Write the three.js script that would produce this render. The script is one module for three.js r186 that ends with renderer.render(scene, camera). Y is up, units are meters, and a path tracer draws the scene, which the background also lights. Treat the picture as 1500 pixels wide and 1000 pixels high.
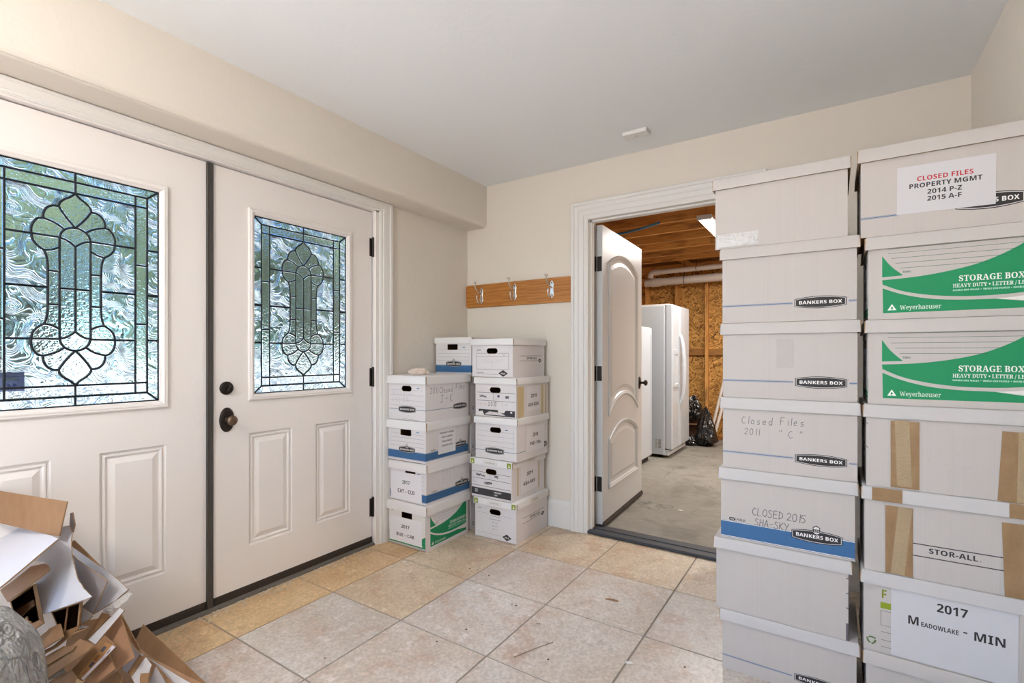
import * as THREE from 'three';
import { mergeGeometries, toCreasedNormals } from 'three/addons/utils/BufferGeometryUtils.js';
import { RoundedBoxGeometry } from 'three/addons/geometries/RoundedBoxGeometry.js';
import { RectAreaLightUniformsLib } from 'three/addons/lights/RectAreaLightUniformsLib.js';
import { Sky } from 'three/addons/objects/Sky.js';

// ------------------------------------------------------------------ camera, sky, sun, exposure
const W = 1500, H = 1000, FOCAL = 718, HORIZON = 518, EYE = 1.17, YAW = Math.atan2(471, 718);
const scene = new THREE.Scene();
const camera = new THREE.PerspectiveCamera(2 * Math.atan(H / 2 / FOCAL) * 180 / Math.PI, W / H, 0.05, 200);
camera.position.set(0, EYE, 0);
camera.rotation.set(0, YAW, 0);
camera.setViewOffset(W, H, 0, H / 2 - HORIZON, W, H);

const renderer = new THREE.WebGLRenderer({ antialias: true });
renderer.toneMapping = THREE.LinearToneMapping;
renderer.toneMappingExposure = 1.38;
renderer.shadowMap.enabled = true;
RectAreaLightUniformsLib.init();

const SUN_TO = new THREE.Vector3(0.25, 1.35, 0.95).normalize();
const sky = new Sky();
sky.name = 'sky';
sky.scale.setScalar(150);
sky.material.uniforms.turbidity.value = 3;
sky.material.uniforms.rayleigh.value = 1.2;
sky.material.uniforms.mieCoefficient.value = 0.004;
sky.material.uniforms.mieDirectionalG.value = 0.8;
sky.material.uniforms.sunPosition.value.copy(SUN_TO);
scene.add(sky);
scene.environmentIntensity = 0.5;
const sun = new THREE.DirectionalLight(new THREE.Color(1.0, 0.93, 0.83), 14);
sun.name = 'sun';
sun.position.copy(SUN_TO).multiplyScalar(40);
sun.castShadow = true;
Object.assign(sun.shadow.camera, { left: -30, right: 30, top: 30, bottom: -30, near: 1, far: 90 });
scene.add(sun, sun.target);

// added unseen fill lamp: a glass globe on a short stem, behind the camera
const FILL_LAMP = { at: [-1.25, 2.1, 0.75], power: 3.4, color: [1.0, 0.94, 0.87], glow: 1.2 };
const SHOP_LAMP = { power: 60, color: [1.0, 0.97, 0.93], glow: 1.6 };

// ------------------------------------------------------------------ small tools
let seed = 7;
const rnd = () => { seed = (seed * 1664525 + 1013904223) >>> 0; return seed / 4294967296; };
const rr = (a, b) => a + (b - a) * rnd();
const V = (x, y, z) => new THREE.Vector3(x, y, z);
const used = new Map();
function numbered(n) { const k = used.get(n) ?? 0; used.set(n, k + 1); return k ? n + '_' + String(k).padStart(3, '0') : n; }
function shade(o) { o.castShadow = true; o.receiveShadow = true; return o; }
function mesh(name, geo, mat, parent) {
  const m = shade(new THREE.Mesh(geo, mat));
  m.name = parent && parent !== scene ? name : numbered(name);
  (parent ?? scene).add(m);
  return m;
}
function tag(o, label, category, group) { o.userData = { ...o.userData, label, category }; if (group) o.userData.group = group; return o; }
function struct(o) { o.userData.kind = 'structure'; return o; }
function thing(name, label, category, pos = [0, 0, 0], turn = 0, group) {
  const g = new THREE.Group(); g.name = numbered(name); scene.add(g);
  g.position.set(...pos); g.rotation.y = turn;
  return tag(g, label, category, group);
}
function room(name, pos = [0, 0, 0], turn = 0) { const g = new THREE.Group(); g.name = name; scene.add(g); g.position.set(...pos); g.rotation.y = turn; return struct(g); }

// a pixel of the photograph turned into a point on the plane axis = value
const FW = V(-Math.sin(YAW), 0, -Math.cos(YAW)), RT = V(Math.cos(YAW), 0, -Math.sin(YAW));
const rayOf = (u, v) => FW.clone().addScaledVector(RT, (u - 750) / FOCAL).add(V(0, (HORIZON - v) / FOCAL, 0));
function on(u, v, axis, value) { const d = rayOf(u, v), t = (value - [0, EYE, 0]['xyz'.indexOf(axis)]) / d[axis]; return V(0, EYE, 0).addScaledVector(d, t); }
const deep = (u, v, d) => V(0, EYE, 0).addScaledVector(rayOf(u, v), d);

// geometry: everything non-indexed with position, normal, uv
function plain(g) { const n = g.index ? g.toNonIndexed() : g; for (const k of Object.keys(n.attributes)) if (!['position', 'normal', 'uv'].includes(k)) n.deleteAttribute(k); n.clearGroups?.(); return n; }
const join = (list) => mergeGeometries(list.map(plain), false);
function joinSlots(lists) { return mergeGeometries(lists.map((l) => l.length ? join(l) : null).filter(Boolean), true); }
function box(x0, x1, y0, y1, z0, z1) { const g = new THREE.BoxGeometry(x1 - x0, y1 - y0, z1 - z0); metric(g); g.translate((x0 + x1) / 2, (y0 + y1) / 2, (z0 + z1) / 2); return g; }
function rbox(x0, x1, y0, y1, z0, z1, r = 0.002, seg = 2) { const g = plain(new RoundedBoxGeometry(x1 - x0, y1 - y0, z1 - z0, seg, r)); metric(g); g.translate((x0 + x1) / 2, (y0 + y1) / 2, (z0 + z1) / 2); return g; }
// uv in metres by the dominant axis of each face's normal
function metric(g, ox = 0, oy = 0) {
  const p = g.attributes.position, n = g.attributes.normal, uv = new Float32Array(p.count * 2);
  for (let i = 0; i < p.count; i++) {
    const x = p.getX(i), y = p.getY(i), z = p.getZ(i), ax = Math.abs(n.getX(i)), ay = Math.abs(n.getY(i)), az = Math.abs(n.getZ(i));
    const q = ay >= ax && ay >= az ? [x, z] : ax >= az ? [z, y] : [x, y];
    uv[2 * i] = q[0] + ox; uv[2 * i + 1] = q[1] + oy;
  }
  g.setAttribute('uv', new THREE.BufferAttribute(uv, 2));
  return g;
}
function fromTriangles(tri, uvf) { // tri: flat list of Vector3
  const g = new THREE.BufferGeometry(), a = new Float32Array(tri.length * 3);
  tri.forEach((v, i) => v.toArray(a, i * 3));
  g.setAttribute('position', new THREE.BufferAttribute(a, 3));
  g.computeVertexNormals();
  if (uvf) { const uv = new Float32Array(tri.length * 2); tri.forEach((v, i) => { const q = uvf(v); uv[2 * i] = q[0]; uv[2 * i + 1] = q[1]; }); g.setAttribute('uv', new THREE.BufferAttribute(uv, 2)); } else metric(g);
  return g;
}
// quads between successive closed loops (counter-clockwise from the front), the last filled from its middle
function loops(list, cap = true, crease = 0.5) {
  const t = [], n = list[0].length;
  for (let k = 0; k + 1 < list.length; k++) for (let i = 0; i < n; i++) {
    const j = (i + 1) % n, A = list[k], B = list[k + 1];
    t.push(A[i], A[j], B[j], A[i], B[j], B[i]);
  }
  if (cap) { const L = list[list.length - 1], c = L.reduce((s, v) => s.add(v), V(0, 0, 0)).divideScalar(n); for (let i = 0; i < n; i++) t.push(L[i], L[(i + 1) % n], c); }
  const g = fromTriangles(t);
  return crease ? toCreasedNormals(g, crease) : g;
}
const rectLoop = (x0, x1, y0, y1, i, z) => [V(x0 + i, y0 + i, z), V(x1 - i, y0 + i, z), V(x1 - i, y1 - i, z), V(x0 + i, y1 - i, z)];
function tube(points, r, seg = 24, rad = 8, closed = false) { return new THREE.TubeGeometry(new THREE.CatmullRomCurve3(points, closed, 'centripetal'), seg, r, rad, closed); }
function rod(a, b, r, rad = 10, r2 = r) {
  const d = b.clone().sub(a), g = new THREE.CylinderGeometry(r2, r, d.length(), rad);
  g.applyQuaternion(new THREE.Quaternion().setFromUnitVectors(V(0, 1, 0), d.clone().normalize())); g.translate((a.x + b.x) / 2, (a.y + b.y) / 2, (a.z + b.z) / 2);
  return g;
}
function lathe(profile, seg = 28) { return new THREE.LatheGeometry(profile.map(([r, y]) => new THREE.Vector2(r, y)), seg); }
function sweep(profile, length) { // profile: [u, v] counter-clockwise, pulled along +x from 0 to length
  const s = new THREE.Shape(profile.map(([u, v]) => new THREE.Vector2(u, v)));
  const g = plain(new THREE.ExtrudeGeometry(s, { depth: length, bevelEnabled: false }));
  return g;
}

// ------------------------------------------------------------------ noise and textures
function hash(x, y, s) { let h = (x * 374761393 + y * 668265263 + s * 974634777) | 0; h = Math.imul(h ^ (h >>> 13), 1274126177); h ^= h >>> 16; return (h >>> 0) / 4294967296; }
function noise(x, y, p, s = 0) { // value noise that repeats every p cells
  const xi = Math.floor(x), yi = Math.floor(y), fx = x - xi, fy = y - yi, u = fx * fx * (3 - 2 * fx), v = fy * fy * (3 - 2 * fy), m = (a) => ((a % p) + p) % p;
  const a = hash(m(xi), m(yi), s), b = hash(m(xi + 1), m(yi), s), c = hash(m(xi), m(yi + 1), s), d = hash(m(xi + 1), m(yi + 1), s);
  return a + (b - a) * u + (c - a) * v + (a - b - c + d) * u * v;
}
function fbm(x, y, p, oct = 4, s = 0) { let f = 0, a = 0.5, t = 0; for (let i = 0; i < oct; i++) { f += a * noise(x, y, p, s + i * 17); t += a; x *= 2; y *= 2; p *= 2; a *= 0.5; } return f / t; }
const clamp = (x, a = 0, b = 1) => Math.min(b, Math.max(a, x)), mix = (a, b, t) => a + (b - a) * t, smooth = (a, b, x) => { const t = clamp((x - a) / (b - a)); return t * t * (3 - 2 * t); };
const mix3 = (a, b, t) => [mix(a[0], b[0], t), mix(a[1], b[1], t), mix(a[2], b[2], t)];
function tex(w, h, size, f, color = true) { // f(u, v) in 0..1 -> [r, g, b] in sRGB 0..1, or a height
  const d = new Uint8Array(w * h * 4);
  for (let y = 0; y < h; y++) for (let x = 0; x < w; x++) {
    const c = f((x + 0.5) / w, (y + 0.5) / h), q = typeof c === 'number' ? [c, c, c] : c, o = (y * w + x) * 4;
    d[o] = clamp(q[0]) * 255; d[o + 1] = clamp(q[1]) * 255; d[o + 2] = clamp(q[2]) * 255; d[o + 3] = 255;
  }
  const t = new THREE.DataTexture(d, w, h);
  t.wrapS = t.wrapT = THREE.RepeatWrapping; t.magFilter = THREE.LinearFilter; t.minFilter = THREE.LinearMipmapLinearFilter; t.generateMipmaps = true;
  if (color) t.colorSpace = THREE.SRGBColorSpace;
  const [sx, sy] = Array.isArray(size) ? size : [size, size];
  t.repeat.set(1 / sx, 1 / sy); t.needsUpdate = true;
  return t;
}
function canvasTex(w, h, draw) {
  const c = document.createElement('canvas'); c.width = w; c.height = h;
  draw(c.getContext('2d'), w, h);
  const t = new THREE.CanvasTexture(c); t.colorSpace = THREE.SRGBColorSpace; t.magFilter = THREE.LinearFilter; t.anisotropy = 4;
  return t;
}
const std = (o) => new THREE.MeshStandardMaterial(o), phys = (o) => new THREE.MeshPhysicalMaterial(o), rgb = (r, g, b) => new THREE.Color().setRGB(r, g, b);

// ------------------------------------------------------------------ materials
const T = {};
T.knock = tex(512, 512, 0.9, (u, v) => smooth(0.5, 0.62, fbm(u * 18, v * 18, 18, 4, 3)) * 0.6 + 0.4 * fbm(u * 90, v * 90, 90, 2, 9), false);
T.orange = tex(256, 256, 0.25, (u, v) => fbm(u * 30, v * 30, 30, 3, 5), false);
T.flute = tex(256, 64, [0.128, 0.032], (u, v) => 0.5 + 0.3 * Math.sin(u * 2 * Math.PI * 18) + 0.2 * fbm(u * 64, v * 16, 16, 2, 4), false);
T.kraft = tex(256, 256, 0.25, (u, v) => { const n = fbm(u * 40, v * 8, 8, 3, 2), m = fbm(u * 5, v * 5, 5, 3, 8); return mix3([0.70, 0.52, 0.36], [0.79, 0.62, 0.45], 0.5 * n + 0.5 * m); });
T.travertine = tex(1024, 1024, 1.0, (u, v) => {
  const a = fbm(u * 5, v * 5, 5, 5, 11), b = fbm(u * 9 + 3 * a, v * 9, 9, 5, 23), c = fbm(u * 110, v * 110, 110, 2, 31), pit = smooth(0.70, 0.80, fbm(u * 50, v * 34, 34, 2, 41)), vein = smooth(0.035, 0.0, Math.abs(fbm(u * 6, v * 6 + a, 6, 4, 57) - 0.5));
  let q = mix3([0.835, 0.79, 0.735], [0.885, 0.86, 0.825], clamp(a * 2.2 - 0.6));
  q = mix3(q, [0.80, 0.70, 0.63], 0.6 * smooth(0.52, 0.74, b));
  q = mix3(q, [0.93, 0.91, 0.89], 0.5 * smooth(0.66, 0.78, fbm(u * 22, v * 22, 22, 3, 71)));
  q = mix3(q, [0.72, 0.64, 0.56], 0.2 * vein * smooth(0.4, 0.6, b));
  q = mix3(q, [0.70, 0.63, 0.57], 0.3 * pit * smooth(0.45, 0.6, a));
  const g = 0.90 + 0.2 * c;
  return [q[0] * g, q[1] * g, q[2] * g];
});
T.travBump = tex(512, 512, 1.0, (u, v) => 0.6 - 0.5 * smooth(0.70, 0.80, fbm(u * 50, v * 34, 34, 2, 41)) + 0.35 * fbm(u * 20, v * 20, 20, 3, 6), false);
T.concrete = tex(1024, 1024, 3.0, (u, v) => { const a = fbm(u * 6, v * 6, 6, 5, 3), b = fbm(u * 80, v * 80, 80, 2, 7), s = smooth(0.55, 0.75, fbm(u * 11, v * 11, 11, 4, 19)), cr = smooth(0.006, 0.0, Math.abs(fbm(u * 4, v * 4, 4, 5, 61) - 0.5)); const g = 0.50 + 0.14 * a + 0.06 * b - 0.06 * s - 0.1 * cr; return [g * 1.02, g * 0.985, g * 0.91]; });
T.oak = tex(512, 256, [0.9, 0.18], (u, v) => { const w = fbm(u * 3, v * 10, 10, 4, 3), ring = 0.5 + 0.5 * Math.sin((v * 16 + w * 5) * 2 * Math.PI * 0.5), f = fbm(u * 12, v * 120, 12, 2, 8); return mix3([0.60, 0.36, 0.13], [0.80, 0.55, 0.27], clamp(0.45 * ring + 0.3 * f + 0.3 * w)); });
T.pine = tex(512, 256, [1.6, 0.24], (u, v) => { const w = fbm(u * 4, v * 8, 4, 4, 13), ring = 0.5 + 0.5 * Math.sin((v * 9 + w * 4) * 2 * Math.PI), f = fbm(u * 16, v * 90, 16, 2, 18), st = smooth(0.58, 0.75, fbm(u * 5, v * 4, 4, 3, 91)); let q = mix3([0.70, 0.49, 0.26], [0.86, 0.67, 0.40], clamp(0.35 * ring + 0.4 * f + 0.25 * w)); q = mix3(q, [0.42, 0.28, 0.16], 0.5 * st); return q; });
// wood strands pressed flat: overlapping short chips, each with its own tone and direction
T.osb = (() => {
  const n = 1024, d = new Float32Array(n * n * 3).fill(0.4); let s = 99; const r = () => { s = (s * 1664525 + 1013904223) >>> 0; return s / 4294967296; };
  for (let i = 0; i < n * n; i++) { d[3 * i] = 0.52; d[3 * i + 1] = 0.36; d[3 * i + 2] = 0.18; }
  for (let k = 0; k < 5200; k++) {
    const cx = r() * n, cy = r() * n, a = (r() - 0.5) * 2.0 + (r() < 0.3 ? 1.57 : 0), L = 24 + r() * 62, B = 4 + r() * 13, t = r(), dark = r() < 0.12, c = dark ? [0.42 + 0.1 * t, 0.27 + 0.08 * t, 0.11 + 0.04 * t] : [0.66 + 0.25 * t, 0.48 + 0.22 * t, 0.23 + 0.17 * t], ca = Math.cos(a), sa = Math.sin(a), R = Math.ceil(L / 2 + B);
    for (let y = -R; y <= R; y++) for (let x = -R; x <= R; x++) {
      const p = x * ca + y * sa, q = -x * sa + y * ca;
      if (Math.abs(p) > L / 2 - Math.abs(q) * 0.5 || Math.abs(q) > B / 2) continue;
      const o = (((Math.floor(cy + y) % n) + n) % n * n + ((Math.floor(cx + x) % n) + n) % n) * 3, e = q > B / 2 - 1.3 ? 0.62 : 0.92 + 0.12 * Math.sin(q * 2.1 + k);
      d[o] = c[0] * e; d[o + 1] = c[1] * e; d[o + 2] = c[2] * e;
    }
  }
  return tex(n, n, 1.22, (u, v) => { const o = (Math.floor(v * n) * n + Math.floor(u * n)) * 3; return [d[o], d[o + 1], d[o + 2]]; });
})();
// poured, combed glass: fine ridges that follow a wandering field and curl into whorls
T.swirl = tex(1024, 1024, 0.34, (u, v) => {
  const a = noise(u * 4, v * 4, 4, 5) + 0.4 * noise(u * 8, v * 8, 8, 6), b = noise(u * 4, v * 4, 4, 77) + 0.4 * noise(u * 8, v * 8, 8, 78), x = u * 4 + 1.5 * a, y = v * 4 + 1.5 * b, f = noise(x, y, 4, 131), g = fbm(u * 12, v * 12, 12, 2, 15);
  const w = 0.5 + 0.5 * Math.sin((f * 15 + 0.5 * g) * 2 * Math.PI), w2 = 0.5 + 0.5 * Math.sin((f * 31 + 0.8 * g) * 2 * Math.PI);
  return 0.7 * Math.pow(w, 3) * (0.3 + 0.7 * smooth(0.3, 0.6, g)) + 0.3 * Math.pow(w2, 2) * smooth(0.4, 0.65, g);
}, false);
T.crinkle = tex(512, 512, 0.7, (u, v) => { const w = fbm(u * 5, v * 5, 5, 3, 21), a = Math.abs(noise(u * 9 + 2 * w, v * 5, 9, 22) - 0.5) * 2, c = Math.abs(noise(u * 20, v * 14 + w, 20, 23) - 0.5) * 2; return 0.65 * Math.sqrt(a) + 0.35 * Math.sqrt(c); }, false);
T.ripple = tex(512, 512, 0.2, (u, v) => 0.55 * noise(u * 26, v * 40, 26, 3) + 0.25 * noise(u * 60, v * 60, 60, 4) + 0.2 * noise(u * 9, v * 9, 9, 8), false);

const M = {
  wall: std({ color: rgb(0.775, 0.715, 0.63), roughness: 0.85, bumpMap: T.knock, bumpScale: 0.0005 }),
  ceiling: std({ color: rgb(0.89, 0.91, 0.92), roughness: 0.9, bumpMap: T.knock, bumpScale: 0.0004 }),
  trim: std({ color: rgb(0.80, 0.78, 0.75), roughness: 0.42 }),
  entry: std({ color: rgb(0.84, 0.795, 0.765), roughness: 0.42, bumpMap: T.orange, bumpScale: 0.0002 }),
  inner: std({ color: rgb(0.57, 0.58, 0.59), roughness: 0.33 }),
  black: std({ color: rgb(0.016, 0.013, 0.012), roughness: 0.55 }),
  bronze: phys({ color: rgb(0.035, 0.028, 0.024), roughness: 0.38, metalness: 0.75 }),
  agedBronze: phys({ color: rgb(0.16, 0.11, 0.075), roughness: 0.33, metalness: 0.9 }),
  sweepRubber: std({ color: rgb(0.032, 0.022, 0.017), roughness: 0.6 }),
  sillMetal: std({ color: rgb(0.06, 0.062, 0.07), roughness: 0.45, metalness: 0.4 }),
  sillWorn: std({ color: rgb(0.21, 0.19, 0.17), roughness: 0.6, metalness: 0.5 }),
  lead: std({ color: rgb(0.012, 0.017, 0.026), roughness: 0.45, metalness: 0.4 }),
  nickel: std({ color: rgb(0.72, 0.70, 0.67), roughness: 0.22, metalness: 1 }),
  oak: std({ map: T.oak, roughness: 0.38 }),
  grout: std({ color: rgb(0.33, 0.29, 0.25), roughness: 0.95 }),
  concrete: std({ map: T.concrete, color: rgb(0.80, 0.79, 0.79), roughness: 0.75 }),
  pine: std({ map: T.pine, color: rgb(1.25, 1.2, 1.15), roughness: 0.8 }),
  osb: std({ map: T.osb, color: rgb(1.25, 1.22, 1.15), roughness: 0.8 }),
  kraft: std({ map: T.kraft, color: rgb(0.55, 0.545, 0.55), roughness: 0.9, bumpMap: T.flute, bumpScale: 0.0003 }),
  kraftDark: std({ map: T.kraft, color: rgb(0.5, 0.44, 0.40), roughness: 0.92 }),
  kraftEdge: std({ color: rgb(0.34, 0.21, 0.11), roughness: 0.95 }),
  cardGrey: std({ color: rgb(0.36, 0.33, 0.35), roughness: 0.8 }),
  cardWhite: std({ color: rgb(0.58, 0.57, 0.61), roughness: 0.75, bumpMap: T.flute, bumpScale: 0.0003 }),
  cardPink: std({ map: T.kraft, color: rgb(0.78, 0.80, 0.98), roughness: 0.85 }),
  applianceWhite: phys({ color: rgb(0.60, 0.64, 0.69), roughness: 0.32, clearcoat: 0.3, clearcoatRoughness: 0.2 }),
  applianceGrey: std({ color: rgb(0.62, 0.64, 0.66), roughness: 0.45 }),
  pvc: std({ color: rgb(0.74, 0.68, 0.62), roughness: 0.5 }),
  binBag: phys({ color: rgb(0.006, 0.006, 0.007), roughness: 0.26, clearcoat: 0.6, clearcoatRoughness: 0.15 }),
  greyBag: phys({ color: rgb(0.5, 0.505, 0.5), roughness: 0.3, transmission: 0.35, thickness: 0, clearcoat: 1, clearcoatRoughness: 0.12, bumpMap: T.crinkle, bumpScale: 0.015 }),
  tape: phys({ map: tex(128, 256, [0.09, 0.24], (u, v) => { const n = fbm(u * 5, v * 8, 5, 3, 4), c = smooth(0.02, 0.0, Math.abs(noise(u * 4 + v * 3, v * 5, 4, 9) - 0.5)); return mix3([0.60, 0.48, 0.34], [0.68, 0.56, 0.42], clamp(n + 0.35 * c)); }), color: rgb(0.85, 0.80, 0.74), roughness: 0.3, clearcoat: 0.35, clearcoatRoughness: 0.2, bumpMap: T.ripple, bumpScale: 0.0008 }),
  tape2: phys({ color: rgb(0.40, 0.29, 0.17), roughness: 0.25, clearcoat: 0.4, bumpMap: T.ripple, bumpScale: 0.0015 }),
  maskTape: std({ color: rgb(0.62, 0.47, 0.26), roughness: 0.6 }),
  clearTape: phys({ color: rgb(0.62, 0.60, 0.60), roughness: 0.3, clearcoat: 0.6, clearcoatRoughness: 0.15, bumpMap: T.ripple, bumpScale: 0.006 }),
  swirlGlass: phys({ color: rgb(0.60, 0.70, 0.73), transmission: 1, thickness: 0.004, roughness: 0.1, ior: 1.5, bumpMap: T.swirl, bumpScale: 0.0022 }),
  clearGlass: phys({ color: rgb(0.70, 0.77, 0.77), transmission: 1, thickness: 0.004, roughness: 0.0, ior: 1.5, bumpMap: T.ripple, bumpScale: 0.0007 }),
  windowGlass: phys({ color: rgb(1, 1, 1), transmission: 1, thickness: 0, roughness: 0.02, ior: 1.5 }),
};

// ------------------------------------------------------------------ the room's shell
const XL = -2.343, XR = 0.513, ZB = -2.95, ZR = 2.1, CEIL = 2.413, SOFFIT_X = -2.16, SOFFIT_Y = 2.107;
const DOOR_X = -2.37, LZ0 = 0.12, LZ1 = 1.96, LT_ = 2.09, D3L = -1.338, D3R = -0.41, D3T = 2.045;

struct(mesh('wall_left', join([
  box(-2.52, XL, -0.1, 2.56, -2.95, -2.08), box(-2.52, XL, -0.1, 2.56, -0.155, LZ0), box(-2.52, XL, -0.1, 2.56, LZ1, ZR), box(-2.52, XL, 2.062, 2.56, -2.08, -0.155), box(-2.52, XL, LT_, 2.56, LZ0, LZ1), box(-2.52, XL, -0.1, 0.02, LZ0, LZ1)]), M.wall));
struct(mesh('wall_back', join([
  box(-2.6, D3L - 0.02, -0.1, 2.75, ZB - 0.115, ZB), box(D3R + 0.02, 1.55, -0.1, 2.75, ZB - 0.115, ZB), box(D3L - 0.02, D3R + 0.02, D3T + 0.02, 2.75, ZB - 0.115, ZB)]), M.wall));
struct(mesh('wall_right', box(XR, XR + 0.12, -0.1, 2.56, ZB, ZR), M.wall));
const RX0 = -1.95, RX1 = -0.65, RT_ = 2.12;
struct(mesh('wall_rear', join([box(-2.52, RX0, -0.1, 2.56, ZR, ZR + 0.14), box(RX1, XR + 0.12, -0.1, 2.56, ZR, ZR + 0.14), box(RX0, RX1, RT_, 2.56, ZR, ZR + 0.14)]), M.wall));
struct(mesh('ceiling', box(-2.52, XR + 0.12, CEIL, CEIL + 0.14, ZB, ZR + 0.14), M.ceiling));
{ // the dropped soffit above the entry doors, its lower edge rounded
  const r = 0.028, pts = [[XL, SOFFIT_Y], [SOFFIT_X - r, SOFFIT_Y]];
  for (let k = 1; k <= 8; k++) { const a = -Math.PI / 2 + k / 8 * Math.PI / 2; pts.push([SOFFIT_X - r + r * Math.cos(a), SOFFIT_Y + r + r * Math.sin(a)]); }
  pts.push([SOFFIT_X, CEIL], [XL, CEIL]);
  const g = sweep(pts, ZR - ZB); g.translate(0, 0, ZB);
  struct(mesh('ceiling_soffit', metric(toCreasedNormals(g, 0.6)), M.wall));
}
// mitred casing round three sides of an opening, in the xy plane and facing +z; profile: [away from the opening, towards the room]
function casing(xl, xr, yt, profile, top = 1) {
  const t = [];
  for (let k = 0; k + 1 < profile.length; k++) {
    const ring = ([a, d]) => [V(xl - a, 0, d), V(xl - a, yt + a * top, d), V(xr + a, yt + a * top, d), V(xr + a, 0, d)];
    const A = ring(profile[k]), B = ring(profile[k + 1]);
    for (let i = 0; i < 3; i++) t.push(A[i], A[i + 1], B[i + 1], A[i], B[i + 1], B[i]);
  }
  return toCreasedNormals(fromTriangles(t), 0.35);
}
const flip = (g) => { const p = g.attributes.position, n = g.attributes.normal; for (let i = 0; i < p.count; i += 3) { for (const a of [p, n]) { const k = a.itemSize; for (let c = 0; c < k; c++) { const q = a.array[(i + 1) * k + c]; a.array[(i + 1) * k + c] = a.array[(i + 2) * k + c]; a.array[(i + 2) * k + c] = q; } } } for (let i = 0; i < n.array.length; i++) n.array[i] *= -1; return g; };
{
  const prof = [[0.113, 0], [0.113, 0.030], [0.108, 0.034], [0.094, 0.034], [0.088, 0.026], [0.082, 0.024], [0.066, 0.026], [0.058, 0.020], [0.050, 0.021], [0.030, 0.021], [0.024, 0.015], [0.012, 0.016], [0.006, 0.013], [0.0, 0.011], [0.0, 0.0]];
  const g = casing(D3L, D3R, D3T, prof); g.translate(0, 0, ZB);
  struct(mesh('trim_1', flip(g), M.trim));
  const jamb = join([box(D3L - 0.02, D3L, 0, D3T, ZB - 0.115, ZB + 0.001), box(D3R, D3R + 0.02, 0, D3T, ZB - 0.115, ZB + 0.001), box(D3L - 0.02, D3R + 0.02, D3T, D3T + 0.02, ZB - 0.115, ZB + 0.001),
    box(D3L, D3L + 0.011, 0, D3T, ZB - 0.068, ZB - 0.028), box(D3L, D3R, D3T - 0.011, D3T, ZB - 0.068, ZB - 0.028)]);
  const tj = struct(mesh('trim_2', jamb, M.trim));
  mesh('weather_strip', join([box(D3L + 0.001, D3L + 0.010, 0.02, D3T - 0.012, ZB - 0.082, ZB - 0.068)]), M.black, tj);
  const prof2 = [[0.1, 0], [0.1, 0.018], [0.095, 0.021], [0.080, 0.021], [0.074, 0.017], [0.060, 0.018], [0.030, 0.016], [0.022, 0.012], [0.010, 0.013], [0.004, 0.009], [0.0, 0.009], [0.0, -0.012]];
  // entry side: local x runs along -z
  const e = casing(0, 1.917, 2.048, prof2, 0.57); e.rotateY(Math.PI / 2); e.translate(XL, 0, -0.158);
  struct(mesh('trim_3', flip(e), M.trim));
  const j2 = join([box(-2.50, XL + 0.002, 0.0, 2.048, -2.08, -2.0515), box(-2.50, XL + 0.002, 0.0, 2.048, -0.178, -0.155), box(-2.50, XL + 0.002, 2.0415, 2.062, -2.08, -0.155)]);
  struct(mesh('trim_4', j2, M.entry));
}
{ // baseboards
  const prof = [[0, 0], [0.018, 0], [0.018, 0.135], [0.014, 0.142], [0.014, 0.156], [0.009, 0.166], [0.006, 0.182], [0, 0.184]];
  const b = sweep(prof, 1); // profile x = depth, y = height, runs +z
  const back = b.clone(); back.scale(1, 1, (D3L - 0.114) - XL); back.rotateY(-Math.PI / 2); // depth -> +z ; run -> -x
  back.translate(D3L - 0.114, 0, ZB); struct(mesh('baseboard_back', metric(back), M.trim));
  const left = b.clone(); left.scale(1, 1, -2.19 - ZB - 0.018); left.translate(XL, 0, ZB + 0.018); struct(mesh('baseboard_left', metric(left), M.trim));
  const l2 = b.clone(); l2.scale(1, 1, LZ0 + 0.05); l2.translate(XL, 0, -0.05); struct(mesh('baseboard_left_2', metric(l2), M.trim));
  const right = b.clone(); right.scale(-1, 1, ZR - ZB); right.translate(XR, 0, ZB); struct(mesh('baseboard_right', metric(flip(right)), M.trim));
}
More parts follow.
